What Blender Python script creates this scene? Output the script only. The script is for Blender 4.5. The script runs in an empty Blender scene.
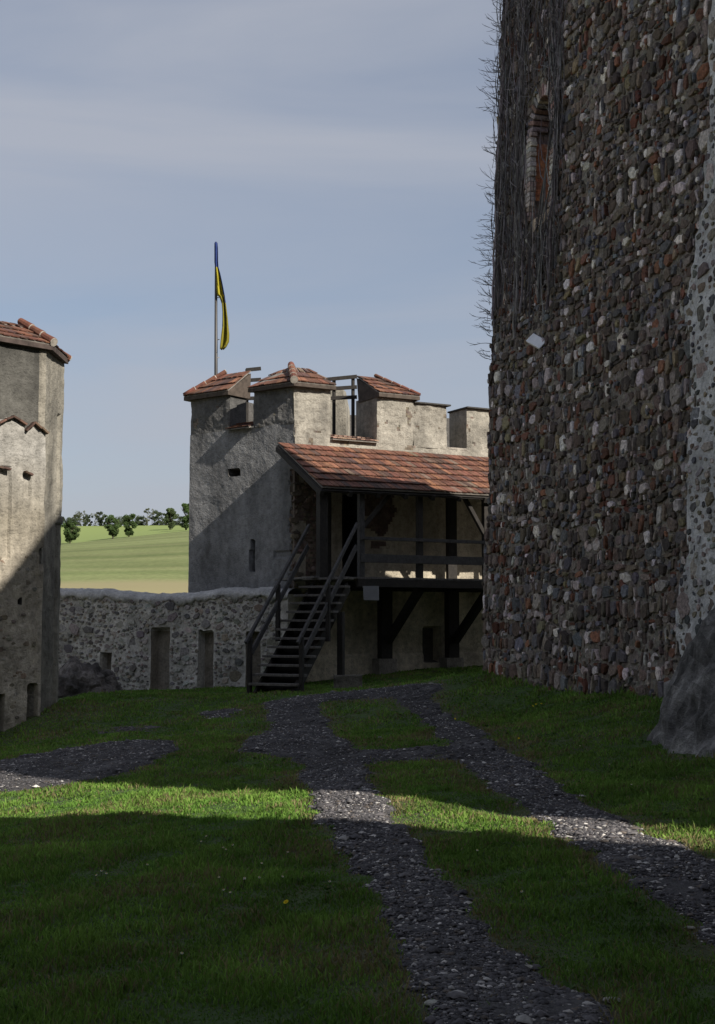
import bpy, bmesh, math, random
import numpy as np
from mathutils import Vector, noise as mnoise

R = math.radians
UPZ = Vector((0,0,1))
S = bpy.context.scene
COL = S.collection
random.seed(7)
RNG = np.random.default_rng(7)

# ------------------------------------------------------------------ camera
F = 1300.0; W_, H_ = 715.0, 1024.0; EYE = 1.6
TH = math.atan(113.0 / F)
cd = bpy.data.cameras.new('camera'); cam = bpy.data.objects.new('camera', cd); COL.objects.link(cam)
cam.location = (0, 0, EYE); cam.rotation_euler = (math.pi / 2 + TH, 0, 0)
cd.sensor_fit = 'VERTICAL'; cd.sensor_height = 24.0; cd.lens = F / H_ * 24.0
cd.clip_start = 0.1; cd.clip_end = 4000
S.camera = cam

# ------------------------------------------------------------------ light
SUN_AZ = (0.722, -0.692); SUN_EL = R(34)
world = bpy.data.worlds.new('World'); S.world = world; world.use_nodes = True
nt = world.node_tree; nt.nodes.clear()
def wn(t, **k):
    n = nt.nodes.new(t)
    for a, b in k.items(): setattr(n, a, b)
    return n
out = wn('ShaderNodeOutputWorld'); bg = wn('ShaderNodeBackground')
sky = wn('ShaderNodeTexSky', sky_type='NISHITA', sun_disc=False)
sky.sun_elevation = SUN_EL; sky.sun_rotation = math.atan2(SUN_AZ[0], SUN_AZ[1])
sky.air_density = 1.0; sky.dust_density = 1.5; sky.ozone_density = 2.0
tc = wn('ShaderNodeTexCoord'); mp = wn('ShaderNodeMapping')
mp.inputs['Scale'].default_value = (1.0, 1.0, 5.0); mp.inputs['Rotation'].default_value = (0.0, 0.22, 0.3)
nz = wn('ShaderNodeTexNoise'); nz.inputs['Scale'].default_value = 1.7; nz.inputs['Detail'].default_value = 7; nz.inputs['Roughness'].default_value = 0.5
nz.inputs['Distortion'].default_value = 0.5
rp = wn('ShaderNodeValToRGB'); rp.color_ramp.elements[0].position = 0.36; rp.color_ramp.elements[0].color = (0.42,)*3 + (1,)
rp.color_ramp.elements[1].position = 0.66; rp.color_ramp.elements[1].color = (0.86,)*3 + (1,)
mx = wn('ShaderNodeMix', data_type='RGBA')
mx.inputs[7].default_value = (4.15, 4.35, 4.95, 1)
L = nt.links.new
L(tc.outputs['Generated'], mp.inputs[0]); L(mp.outputs[0], nz.inputs['Vector']); L(nz.outputs[0], rp.inputs[0])
L(rp.outputs[0], mx.inputs[0]); L(sky.outputs[0], mx.inputs[6]); L(mx.outputs[2], bg.inputs[0])
bg.inputs[1].default_value = 0.08
L(bg.outputs[0], out.inputs[0])

sl = bpy.data.lights.new('sun', 'SUN'); sl.energy = 5.0; sl.angle = R(0.53); sl.color = (1.0, 0.93, 0.82)
so = bpy.data.objects.new('sun', sl); COL.objects.link(so); so.location = (20, -20, 30)
sv = Vector((SUN_AZ[0] * math.cos(SUN_EL), SUN_AZ[1] * math.cos(SUN_EL), math.sin(SUN_EL)))
so.rotation_euler = sv.to_track_quat('Z', 'Y').to_euler()

S.view_settings.view_transform = 'Standard'; S.view_settings.look = 'None'
S.view_settings.exposure = 0.42; S.view_settings.gamma = 1.0
S.cycles.use_denoising = True
S.cycles.max_bounces = 6

# ------------------------------------------------------------------ projection helpers
CT, ST = math.cos(TH), math.sin(TH)
def ray(px, py):
    a, b = px - W_ / 2, H_ / 2 - py
    return Vector((a, F * CT - b * ST, F * ST + b * CT))
EYEV = Vector((0, 0, EYE))
def at(px, py, Y):
    d = ray(px, py); return EYEV + d * (Y / d.y)
def hitv(px, py, P, n):
    d = ray(px, py); return EYEV + d * ((P - EYEV).dot(n) / d.dot(n))

# ------------------------------------------------------------------ terrain
CP = [(0,1024,5.5),(300,1024,5.3),(600,1024,5.2),(715,940,6.6),(0,900,8.3),(350,880,8.2),(0,820,13.0),(0,795,15.2),
      (150,815,12.0),(315,800,11.9),(500,803,11.6),(600,825,10.2),(715,845,8.8),(655,738,15.5),(715,752,14.5),
      (480,754,16.0),(443,723,20.5),(300,740,18.0),(300,705,23.5),(430,690,27.0),(275,692,26.0),(340,680,30.5),
      (400,672,31.5),(450,668,32.0),(480,672,24.0),(560,685,21.4),(655,697,18.0),(160,690,30.6),(250,690,28.6),
      (75,697,27.0),(0,738,23.85),(40,712,24.5),(0,762,18.0),(150,735,21.5),(200,712,25.0)]
cp = [tuple(at(*c)) for c in CP]
cp += [(-12,0,-.7),(-13,30,-.7),(9,2,.3),(10,30,.7),(0,-6,0),(-2,42,.2),(6,42,.6),(-12,16,-.8),(8,12,.5)]
cp = np.array(cp)
def tps_fit(p, lam=0.6):
    n = len(p); d = np.hypot(p[:,None,0]-p[None,:,0], p[:,None,1]-p[None,:,1])
    K = np.where(d > 0, d*d*np.log(d+1e-9), 0) + lam*np.eye(n)
    P = np.c_[np.ones(n), p[:,:2]]
    A = np.zeros((n+3, n+3)); A[:n,:n] = K; A[:n,n:] = P; A[n:,:n] = P.T
    return np.linalg.solve(A, np.r_[p[:,2], 0, 0, 0])
TW = tps_fit(cp)
def tps(x, y):
    x = np.asarray(x, float); y = np.asarray(y, float)
    r = TW[-3] + TW[-2]*x + TW[-1]*y
    for i, (a, b, _) in enumerate(cp):
        d2 = (x-a)**2 + (y-b)**2
        r = r + TW[i] * 0.5 * d2 * np.log(d2 + 1e-9)
    return r
def lump(x, y):
    return 0.012*np.sin(x*1.9+np.sin(y*1.3)) + 0.010*np.sin(y*2.7+1.1*np.sin(x*2.1)) + 0.006*np.sin(x*6.1+y*4.3)
def gz(x, y):
    return tps(np.clip(x, -12, 10), np.clip(y, -6, 42)) + lump(x, y)
def gzf(x, y): return float(gz(np.array([x]), np.array([y]))[0])
def ground_hit(px, py):
    d = ray(px, py); lo, hi = 3.0, 3.0
    Y = 3.0
    while Y < 45:
        p = EYEV + d*(Y/d.y)
        if p.z < gzf(p.x, p.y): break
        Y += 0.5
    a, b = Y-0.5, Y
    for _ in range(12):
        m = (a+b)/2; p = EYEV + d*(m/d.y)
        if p.z < gzf(p.x, p.y): b = m
        else: a = m
    return EYEV + d*(a/d.y)

# ------------------------------------------------------------------ gravel mask
def z3(pts): return [(355+x/1.986, 660+y/1.986) for x, y in pts]
def z2(pts): return [(x/1.986, 680+y/1.986) for x, y in pts]
left_track = [(432,1100),(432,1024),(424,985),(412,950),(385,915),(360,880),(345,855),(328,832),(315,812),(310,790),(302,768),
              (290,757),(240,752),(250,739),(272,726),(268,711),(263,703),(300,697),(395,687),(440,684),(445,689),(420,697),
              (397,700),(392,697),(330,701),(317,706),(326,722),(336,737),(352,744),(358,755),(362,766),
              (368,782),(372,792),(385,806),(395,826),(420,850),(434,872),(450,885),(466,912),(492,945),(525,962),(560,985),(605,1024),(640,1100)]
right_track = z3([(70,66),(160,55),(150,80),(200,120),(270,165),(350,207),(400,247),(460,287),(530,318),(580,348),(640,378),(715,398),(800,430),
               (900,520),(900,700),(715,560),(690,535),(620,490),(540,430),(450,370),(400,340),(335,295),(300,270),(250,237),(210,205),(185,172),(150,132),(100,97)])
left_patch = z2([(-60,170),(0,163),(110,143),(200,128),(345,122),(350,140),(300,165),(250,185),(120,210),(0,222),(-80,228)])
cross_link = [(350,748),(400,750),(450,746),(470,758),(420,761),(358,765)]
small_patch = z2([(385,78),(400,66),(470,56),(480,62),(440,78)])
dirt_patch = z2([(180,100),(250,90),(320,92),(300,105),(200,108)])
GX0, GX1, GY0, GY1, GS = -9.0, 9.0, 2.4, 36.0, 0.06
nx = int(round((GX1-GX0)/GS))+1; ny = int(round((GY1-GY0)/GS))+1
gx = GX0 + GS*np.arange(nx); gy = GY0 + GS*np.arange(ny)
XX, YY = np.meshgrid(gx, gy)
def inpoly(poly, X, Y):
    inside = np.zeros(X.shape, bool); n = len(poly)
    for i in range(n):
        x1, y1 = poly[i]; x2, y2 = poly[(i+1) % n]
        c = ((y1 > Y) != (y2 > Y)) & (X < (x2-x1)*(Y-y1)/((y2-y1) or 1e-9) + x1)
        inside ^= c
    return inside
def wpoly(pp):
    r = []
    for p in pp:
        h = ground_hit(*p); r.append((h.x, h.y))
    return r
GM = np.zeros(XX.shape)
WP = [wpoly(p) for p in (left_track, right_track, left_patch, small_patch, dirt_patch, cross_link)]
for p, wgt in zip(WP, (1, 1, .95, .62, .45, .66)):
    GM = np.maximum(GM, inpoly(p, XX, YY) * wgt)
def blur(a, k):
    for _ in range(k):
        a = (a + np.roll(a, 1, 0) + np.roll(a, -1, 0) + np.roll(a, 1, 1) + np.roll(a, -1, 1)) / 5
    return a
GM = blur(GM, 5)
nzg = blur(RNG.random(XX.shape), 4); nzg = (nzg-nzg.mean())/nzg.std()
nzh = blur(RNG.random(XX.shape), 40); nzh = (nzh-nzh.mean())/nzh.std()
nzf = RNG.normal(0, 1, XX.shape)
GMn = GM + (0.16*nzg + 0.10*nzh + .06*nzf) * np.clip(4*GM*(1-GM)+0.05, 0, 1)
def samp(A, x, y):
    i = np.clip((x-GX0)/GS, 0, nx-1.001); j = np.clip((y-GY0)/GS, 0, ny-1.001)
    i0 = i.astype(int); j0 = j.astype(int); a = i-i0; b = j-j0
    return (A[j0,i0]*(1-a)+A[j0,i0+1]*a)*(1-b) + (A[j0+1,i0]*(1-a)+A[j0+1,i0+1]*a)*b

# ------------------------------------------------------------------ materials
def newmat(name):
    m = bpy.data.materials.new(name); m.use_nodes = True
    b = m.node_tree.nodes['Principled BSDF']
    return m, m.node_tree, b
def node(t, ty, **k):
    n = t.nodes.new(ty)
    for a, b in k.items(): setattr(n, a, b)
    return n
def noisenode(t, vec, scale, detail=6, rough=.6, stretch=None):
    n = node(t, 'ShaderNodeTexNoise'); n.inputs['Scale'].default_value = scale
    n.inputs['Detail'].default_value = detail; n.inputs['Roughness'].default_value = rough
    if stretch:
        m = node(t, 'ShaderNodeMapping'); m.inputs['Scale'].default_value = stretch
        t.links.new(vec, m.inputs[0]); t.links.new(m.outputs[0], n.inputs['Vector'])
    else: t.links.new(vec, n.inputs['Vector'])
    return n.outputs[0]
def ramp(t, fac, stops):
    r = node(t, 'ShaderNodeValToRGB'); e = r.color_ramp.elements
    while len(e) < len(stops): e.new(0.5)
    for i, (p, c) in enumerate(stops):
        e[i].position = p; e[i].color = (tuple(c) if hasattr(c, '__len__') else (c, c, c)) + (1,)
    t.links.new(fac, r.inputs[0]); return r.outputs[0]
def mixc(t, a, b, fac=1.0, mode='MULTIPLY'):
    m = node(t, 'ShaderNodeMix', data_type='RGBA', blend_type=mode)
    for s, v in ((m.inputs[0], fac), (m.inputs[6], a), (m.inputs[7], b)):
        if isinstance(v, (int, float)): s.default_value = v
        elif isinstance(v, tuple): s.default_value = v + (1,)
        else: t.links.new(v, s)
    return m.outputs[2]
def bump(t, b, h, strength, dist):
    n = node(t, 'ShaderNodeBump'); n.inputs['Strength'].default_value = strength; n.inputs['Distance'].default_value = dist
    t.links.new(h, n.inputs['Height']); t.links.new(n.outputs[0], b.inputs['Normal'])

def m_masonry(name, scale=1.0, lo=.55, hi=1.35, streak=.6, spots=.5, bumpd=.02, rough=.92, patch=None):
    """ vertex colour x layered noise: blotches, rain streaks, pits """
    m, t, b = newmat(name)
    tc = node(t, 'ShaderNodeTexCoord').outputs['Object']
    col = node(t, 'ShaderNodeVertexColor', layer_name='Col').outputs[0]
    n1 = noisenode(t, tc, 1.1*scale, 12, .70)
    n2 = noisenode(t, tc, 9*scale, 8, .65)
    c = mixc(t, col, ramp(t, n1, [(.3, lo), (.5, 1.0), (.72, hi)]))
    c = mixc(t, c, ramp(t, n2, [(.32, .7), (.5, 1.0), (.7, 1.22)]))
    if streak:
        n3 = noisenode(t, tc, 1.0, 7, .6, (2.6*scale, 2.6*scale, .6*scale))
        c = mixc(t, c, ramp(t, n3, [(.34, 1-streak), (.52, 1.0), (.7, 1.12)]))
    if patch:
        n5 = noisenode(t, tc, 1.6*scale, 10, .7)
        c = mixc(t, c, patch, ramp(t, n5, [(.56, 0.0), (.6, .85)]), 'MIX')
    n4 = noisenode(t, tc, 26*scale, 5, .6)
    if spots: c = mixc(t, c, ramp(t, n4, [(.30, 1-spots), (.40, 1.0), (.64, 1.0), (.74, 1.25)]))
    t.links.new(c, b.inputs['Base Color']); b.inputs['Roughness'].default_value = rough
    h = mixc(t, ramp(t, n2, [(0, 0.0), (1, 1.0)]), ramp(t, n4, [(.3, 0.0), (.6, 1.0)]), .35, 'MIX')
    bump(t, b, h, .8, bumpd)
    return m
def m_attr(name, rough=.9, nscale=20, lo=.7, hi=1.25, bumpd=.008, spec=.3, trans=0):
    m, t, b = newmat(name)
    tc = node(t, 'ShaderNodeTexCoord').outputs['Object']
    col = node(t, 'ShaderNodeVertexColor', layer_name='Col').outputs[0]
    n = noisenode(t, tc, nscale, 6, .65)
    c = mixc(t, col, ramp(t, n, [(.32, lo), (.5, 1.0), (.68, hi)]))
    t.links.new(c, b.inputs['Base Color']); b.inputs['Roughness'].default_value = rough
    b.inputs['Specular IOR Level'].default_value = spec
    if bumpd: bump(t, b, n, .7, bumpd)
    if trans:
        tr = node(t, 'ShaderNodeBsdfTranslucent'); t.links.new(c, tr.inputs[0])
        ms = node(t, 'ShaderNodeMixShader'); ms.inputs[0].default_value = trans
        t.links.new(b.outputs[0], ms.inputs[1]); t.links.new(tr.outputs[0], ms.inputs[2])
        t.links.new(ms.outputs[0], t.nodes['Material Output'].inputs[0])
    return m
def m_wood(name, c0, c1):
    m, t, b = newmat(name)
    tc = node(t, 'ShaderNodeTexCoord').outputs['Object']
    n = noisenode(t, tc, 9, 8, .7, (1, 1, 1)); n2 = noisenode(t, tc, 60, 4, .6, (1, 1, .25))
    c = ramp(t, n, [(.3, c0), (.7, c1)]); c = mixc(t, c, ramp(t, n2, [(.35, .6), (.6, 1.15)]))
    t.links.new(c, b.inputs['Base Color']); b.inputs['Roughness'].default_value = .85
    bump(t, b, n2, .6, .006)
    return m
M = {}
M['plaster'] = m_masonry('weathered_plaster', 1.0, .52, 1.38, .30, .55, .03)
M['rubble'] = m_attr('rubble_stone', .92, 22, .5, 1.5, .03)
M['mortar'] = m_masonry('mortar', 2.2, .7, 1.25, .2, .55, .03)
M['tile'] = m_attr('clay_tile', .85, 7, .55, 1.35, .01)
M['wood'] = m_wood('dark_timber', (.010, .0085, .0075), (.032, .027, .023))
M['wood_tread'] = m_wood('worn_timber', (.065, .06, .056), (.17, .158, .148))
M['wood_grey'] = m_wood('grey_timber', (.028, .027, .028), (.085, .082, .082))
M['rock'] = m_masonry('rock', 2.8, .35, 2.1, .25, .7, .12)
M['grass'] = m_attr('grass_blades', .75, 1.1, .7, 1.3, 0, .25, .35)
M['leaf'] = m_attr('leaves', .8, .35, .7, 1.3, 0, .2, .25)
M['pebble'] = m_attr('pebbles', .85, 60, .8, 1.2, 0)
M['bark'] = m_attr('bark', .95, 30, .6, 1.3, .01)
M['twig'] = m_attr('dry_twigs', .9, 8, .6, 1.4, 0)
M['metal'] = m_attr('painted_metal', .5, 5, .9, 1.1, 0, .5)
M['cloth'] = m_attr('flag_cloth', .8, 3, .85, 1.12, 0, .2, .3)
M['petal'] = m_attr('petals', .7, 3, .95, 1.05, 0, .2, .2)

# ------------------------------------------------------------------ mesh builder
class MB:
    def __init__(s): s.v = []; s.f = []; s.c = []; s.n = 0
    def add(s, verts, faces, col=(.5, .5, .5)):
        o = len(s.v); s.v.extend([tuple(p) for p in verts])
        for f in faces: s.f.append(tuple(i+o for i in f)); s.c.append(col)
    def hexa(s, p, col=(.5,)*3):   # p: 4 bottom ccw, 4 top
        s.add(p, [(3,2,1,0),(4,5,6,7),(0,1,5,4),(1,2,6,5),(2,3,7,6),(3,0,4,7)], col)
    def box(s, c, hx, hy, hz, col=(.5,)*3):
        c, hx, hy, hz = map(Vector, (c, hx, hy, hz))
        s.hexa([c-hx-hy-hz, c+hx-hy-hz, c+hx+hy-hz, c-hx+hy-hz, c-hx-hy+hz, c+hx-hy+hz, c+hx+hy+hz, c-hx+hy+hz], col)
    def beam(s, p, q, w, h, up=(0,0,1), col=(.5,)*3):
        p, q = Vector(p), Vector(q); d = (q-p).normalized(); up = Vector(up)
        if abs(d.dot(up)) > .95: up = NB.copy()
        sd = d.cross(up).normalized(); u2 = sd.cross(d).normalized()
        s.box((p+q)/2, (q-p)/2, sd*w/2, u2*h/2, col)
    def tube(s, path, rad, n=6, col=(.5,)*3, cap=True):
        path = [Vector(p) for p in path]; k = len(path)
        rr = rad if hasattr(rad, '__len__') else [rad]*k
        vs = []
        for i, p in enumerate(path):
            d = (path[min(i+1, k-1)]-path[max(i-1, 0)]).normalized()
            a = d.cross(Vector((0,0,1)) if abs(d.z) < .9 else Vector((1,0,0))).normalized(); b = d.cross(a)
            for j in range(n):
                t = 2*math.pi*j/n; vs.append(p + a*math.cos(t)*rr[i] + b*math.sin(t)*rr[i])
        fs = [(i*n+j, i*n+(j+1)%n, (i+1)*n+(j+1)%n, (i+1)*n+j) for i in range(k-1) for j in range(n)]
        if cap: fs += [tuple(range(n))[::-1], tuple(range((k-1)*n, k*n))]
        s.add(vs, fs, col)
    def prism(s, poly, ext, col=(.5,)*3):
        n = len(poly); e = Vector(ext); P = [Vector(p) for p in poly]
        s.add(P+[p+e for p in P], [tuple(range(n))[::-1], tuple(range(n, 2*n))]+[(i, (i+1)%n, (i+1)%n+n, i+n) for i in range(n)], col)

def mkobj(name, verts, faces, cols, mat, parent=None, smooth=False, bevel=0):
    me = bpy.data.meshes.new(name)
    off = parent.location if parent else Vector((0,0,0))
    if isinstance(verts, np.ndarray):
        V = verts.astype(np.float32) - np.array(off[:], np.float32)
    else: V = (np.array(verts, np.float64) - np.array(off[:])).astype(np.float32)
    if isinstance(faces, np.ndarray):   # uniform
        k = faces.shape[1]; nf = len(faces)
        me.vertices.add(len(V)); me.vertices.foreach_set('co', V.ravel())
        me.loops.add(nf*k); me.loops.foreach_set('vertex_index', faces.astype(np.int32).ravel())
        me.polygons.add(nf); me.polygons.foreach_set('loop_start', np.arange(0, nf*k, k, dtype=np.int32))
        me.polygons.foreach_set('loop_total', np.full(nf, k, np.int32))
        me.update(calc_edges=True)
        lc = np.repeat(np.asarray(cols, np.float32), k, 0) if len(cols) == nf else np.asarray(cols, np.float32)[faces.ravel()]
    else:
        me.from_pydata(V.tolist(), [], faces)
        cnt = np.array([len(f) for f in faces])
        lc = np.repeat(np.asarray(cols, np.float32), cnt, 0)
    a = me.color_attributes.new('Col', 'FLOAT_COLOR', 'CORNER')
    full = np.ones((len(lc), 4), np.float32); full[:, :3] = lc[:, :3]
    a.data.foreach_set('color', full.ravel())
    if smooth: me.polygons.foreach_set('use_smooth', np.ones(len(me.polygons), bool))
    me.materials.append(mat)
    o = bpy.data.objects.new(name, me); COL.objects.link(o)
    if parent: o.parent = parent
    if bevel:
        bm_ = o.modifiers.new('bevel', 'BEVEL'); bm_.width = bevel; bm_.segments = 2; bm_.limit_method = 'ANGLE'
    return o
def build(mb, name, mat, parent=None, **k): return mkobj(name, mb.v, mb.f, mb.c, mat, parent, **k)
def thing(name, label, cat, loc, group=None):
    o = bpy.data.objects.new(name, None); COL.objects.link(o); o.location = loc; o.empty_display_size = .3
    o['label'] = label; o['category'] = cat
    if group: o['group'] = group
    return o
def tag(o, label=None, cat=None, group=None, kind=None):
    for k, v in (('label', label), ('category', cat), ('group', group), ('kind', kind)):
        if v: o[k] = v
    return o
def fn(x, y, z, s=1.0): return mnoise.noise(Vector((x*s, y*s, z*s)))
def tri_n(p, o=3): return mnoise.fractal(Vector(p), 1.0, 2.0, o)
def jit(c, k=.15):
    f = 1+random.uniform(-k, k); return tuple(max(0, x*f*(1+random.uniform(-k, k)*.25)) for x in c)

# displaced wall slab: front grid (displaced along n) + sides + back
def slab(mb, O, e, n, u0, u1, z0, z1, step, disp, thick, colf, lean=0.0, ztop=None, uleft=None, sidec=None):
    O, e, n = Vector(O), Vector(e), Vector(n); UP = Vector((0,0,1))
    nu = max(1, int(round((u1-u0)/step))); nv = max(1, int(round((z1-z0)/step)))
    base = len(mb.v); idx = {}
    for j in range(nv+1):
        for i in range(nu+1):
            v = j/nv; u = u0+(u1-u0)*i/nu
            if uleft and i == 0: u = uleft(z0+(z1-z0)*v)
            zt = ztop(u) if ztop else z1
            z = z0+(zt-z0)*v
            p = O + e*u + UP*z + n*(disp(u, z) - lean*z)
            idx[i, j] = len(mb.v); mb.v.append(tuple(p))
    for j in range(nv):
        for i in range(nu):
            u = u0+(u1-u0)*(i+.5)/nu; z = z0+(z1-z0)*(j+.5)/nv
            mb.f.append((idx[i,j], idx[i+1,j], idx[i+1,j+1], idx[i,j+1])); mb.c.append(colf(u, z))
    ring = [idx[i,0] for i in range(nu)] + [idx[nu,j] for j in range(nv)] + [idx[i,nv] for i in range(nu,0,-1)] + [idx[0,j] for j in range(nv,0,-1)]
    back = []
    for r in ring:
        p = Vector(mb.v[r]); t = (p-O).dot(n)
        lz = -lean*(p.z-O.z)
        back.append(len(mb.v)); mb.v.append(tuple(p - n*(t + thick - lz)))
    k = len(ring); um = sidec or colf(u0, z1)
    for i in range(k):
        mb.f.append((ring[(i+1)%k], ring[i], back[i], back[(i+1)%k])); mb.c.append(um)
    mb.f.append(tuple(back[::-1])); mb.c.append(um)

# clay tiles on a patch e0,e1 (eave) t1,t0 (top)
def tiles(mb, e0, e1, t1, t0, rows, tw, col=(.140,.064,.043), thick=.022, lift=.05, gap=.012, topgap=None, bed=(.20,.18,.16), dark=0.0):
    e0, e1, t1, t0 = map(Vector, (e0, e1, t1, t0))
    nrm = (e1-e0).cross(t0-e0).normalized()
    if nrm.z < 0: nrm = -nrm
    P = lambda u, v: (e0*(1-u)+e1*u)*(1-v) + (t0*(1-u)+t1*u)*v
    # bed
    a = [P(0,0), P(1,0), P(1,1), P(0,1)]
    mb.hexa([p - nrm*.018 for p in a] + [p + nrm*.004 for p in a], bed)
    for r in range(rows):
        v0 = r/rows; v1 = min(1.0, (r+1.12)/rows); wl = (P(1,v0)-P(0,v0)).length
        n = max(1, int(round(wl/tw))); off = .5/n if r % 2 else 0
        g = (topgap if (topgap and r == rows-1) else gap)
        us = [0.0] + [i/n+off for i in range(1 if not off else 0, n)] + [1.0]
        us = sorted(set(us))
        for i in range(len(us)-1):
            if us[i+1]-us[i] < .2/n: continue
            ga = g/wl*.5; ua, ub = us[i]+ga, us[i+1]-ga
            l0 = lift + random.uniform(-.006, .008); l1 = .012
            vv0 = v0 + random.uniform(-.01, .015)*1/rows
            q = [P(ua, vv0)+nrm*l0, P(ub, vv0)+nrm*(l0+random.uniform(-.004,.004)), P(ub, v1)+nrm*l1, P(ua, v1)+nrm*l1]
            c = jit(col, .22)
            k = random.random()
            if k < .22: c = jit((.085,.05,.042), .25)
            elif k < .26: c = jit((.15,.105,.08), .2)
            elif k < .37: c = jit((.21,.10,.06), .15)
            mb.hexa([p-nrm*thick for p in q]+q, c)
def ridge(mb, p, q, r=.09, seg=.33, col=(.15,.062,.042)):
    p, q = Vector(p), Vector(q); L_ = (q-p).length; n = max(1, int(round(L_/seg))); d = (q-p).normalized()
    for i in range(n):
        a = p + d*(L_*i/n); b = p + d*(L_*(i+1.05)/n)
        mb.tube([a, a.lerp(b, .5), b], [r*.82, r*.93, r*1.06], 10, jit(col, .2))
        mb.tube([b-d*.02, b+d*.02], [r*1.0, r*1.0], 10, (.34,.31,.27))

# irregular stone in wall plane
def stone(mb, O, e, n, u, z, w, h, prot, col, lean=0.0, base=0.0, k=8, rot=0):
    O, e, n = Vector(O), Vector(e), Vector(n); UP = Vector((0,0,1))
    c = O + e*u + UP*z + n*(base - lean*z)
    ph = [2*math.pi*(i+.5)/k + random.uniform(-.16,.16) for i in range(k)]
    rr = [random.uniform(.78, 1.06) for _ in ph]
    cr, sr = math.cos(rot), math.sin(rot)
    tx, tz = random.uniform(-.12,.12), random.uniform(-.12,.12)
    rings = []
    for sc, dd in ((1.03, -.03), (.97, prot*.7), (.84, prot)):
        ring = []
        for a, r0 in zip(ph, rr):
            cx, sx = math.cos(a), math.sin(a)
            # squarish superellipse
            m_ = max(abs(cx), abs(sx)); q = 1/(m_**.85)
            x = cx*q*r0*sc*w/2; y = sx*q*r0*sc*h/2
            x, y = x*cr-y*sr, x*sr+y*cr
            ring.append(c + e*x + UP*y + n*(dd + (x*tx+y*tz if dd > 0 else 0)))
        rings.append(ring)
    vs = [p for r in rings for p in r]
    fs = []
    for g in range(2):
        for i in range(k): fs.append((g*k+i, g*k+(i+1)%k, (g+1)*k+(i+1)%k, (g+1)*k+i))
    fs.append(tuple(2*k+i for i in range(k)))
    mb.add(vs, fs, col)

# ================================================================== SETTING: ground
GN = 0.5
ZN = gz(XX, YY)
def grid_faces(nx_, ny_):
    i, j = np.meshgrid(np.arange(nx_-1), np.arange(ny_-1)); a = (j*nx_+i).ravel()
    return np.c_[a, a+1, a+nx_+1, a+nx_]
GF = grid_faces(nx, ny)
dry = np.clip(.5 + .28*nzh, 0, 1)
def soilcol(x, y, m, d):
    g = np.array([.045,.085,.018]); b = np.array([.085,.080,.042])
    c = g[None]*(1-d[:,None]) + b[None]*d[:,None]
    gr = np.array([.075,.070,.072])
    mm = np.clip((m-.35)/.3, 0, 1)[:,None]
    return c*(1-mm)+gr[None]*mm
mid_strip = np.clip(blur(GM, 60)*2.2 - .1, 0, 1)          # worn turf near the tracks
DR = np.clip(.25 + .18*nzh + .55*mid_strip + .10*nzg, 0, 1)
vc = soilcol(XX.ravel(), YY.ravel(), GMn.ravel(), DR.ravel())
M['soil'] = m_masonry('turf_soil', 3.0, .7, 1.3, 0, .5, .02, .97)
lawn = mkobj('lawn', np.c_[XX.ravel(), YY.ravel(), ZN.ravel()], GF, vc, M['soil'], smooth=True)
tag(lawn, kind='structure')
# gravel path surface
keep = (GMn.ravel()[GF].max(1) > .42)
ff = GF[keep]; uq, inv = np.unique(ff.ravel(), return_inverse=True)
Vp = np.c_[XX.ravel(), YY.ravel(), ZN.ravel() + .022*np.clip((GMn.ravel()-.48)*3, -1, 1) + .004*nzg.ravel()][uq]
gcol = np.clip(.064 + .010*nzg.ravel()[uq] + .010*nzh.ravel()[uq], .03, .12)[:, None]*np.array([1.0,.96,1.0])
M['gravel'] = m_masonry('gravel', 5.0, .6, 1.4, 0, .7, .02, .95)
gp = mkobj('gravel_path', Vp, inv.reshape(-1, 4), gcol, M['gravel'], smooth=True); tag(gp, kind='structure')

# surrounding land and the field hill: one sheet to the horizon
def hill(x, y):
    t = np.clip((y-38)/40, 0, 1); t = t*t*(3-2*t)
    slope = np.interp(y, [38, 60, 85, 120, 180, 260, 330, 420, 900, 1800], [0, -6, -3.5, 4.2, 11.5, 19.6, 26.0, 27.5, 20, 0])
    side = -0.012*(x+40)*np.clip((y-80)/100, 0, 1)*0 + 1.2*np.sin(x*.008+1)*np.clip((y-90)/150, 0, 1)
    w = np.interp(y, [80, 262, 300, 325], [0, 1, .55, 0]); side = side - .10*np.clip(-32-x, -12, 34)*w
    return slope, side
xs = np.r_[np.linspace(-1500,-200,14), np.linspace(-180,-24,30), np.linspace(-20,20,41), np.linspace(24,180,30), np.linspace(200,1500,14)]
ys = np.r_[np.linspace(-600,-40,10), np.linspace(-34,60,60), np.linspace(63,420,120), np.linspace(440,1800,30)]
BX, BY = np.meshgrid(xs, ys)
h0 = gz(BX, BY); sl_, sd_ = hill(BX, BY)
BZ = np.where(BY > 36.5, 0.2+sl_+sd_, h0)
ins = (BX > GX0+.3) & (BX < GX1-.3) & (BY > GY0+.3) & (BY < GY1-.3)
BZ = np.where(ins, BZ-.35, BZ)
m, t, b = newmat('fields')
tcg = node(t, 'ShaderNodeTexCoord').outputs['Object']
sp = node(t, 'ShaderNodeSeparateXYZ'); t.links.new(tcg, sp.inputs[0])
def mth(op, a, b_=None, cl=False):
    n = node(t, 'ShaderNodeMath', operation=op); n.use_clamp = cl
    for s_, v in ((n.inputs[0], a), (n.inputs[1], b_)):
        if v is None: continue
        if isinstance(v, (int, float)): s_.default_value = v
        else: t.links.new(v, s_)
    return n.outputs[0]
yw = mth('ADD', sp.outputs[1], mth('MULTIPLY', noisenode(t, tcg, .012, 3), 26.0))
yw = mth('ADD', yw, mth('MULTIPLY', sp.outputs[0], .10))
st_ = mth('SINE', mth('MULTIPLY', yw, .50)); st2 = mth('SINE', mth('MULTIPLY', yw, .83))
stf = mth('ADD', mth('MULTIPLY', mth('ADD', st_, st2), .22), .5)
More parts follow.
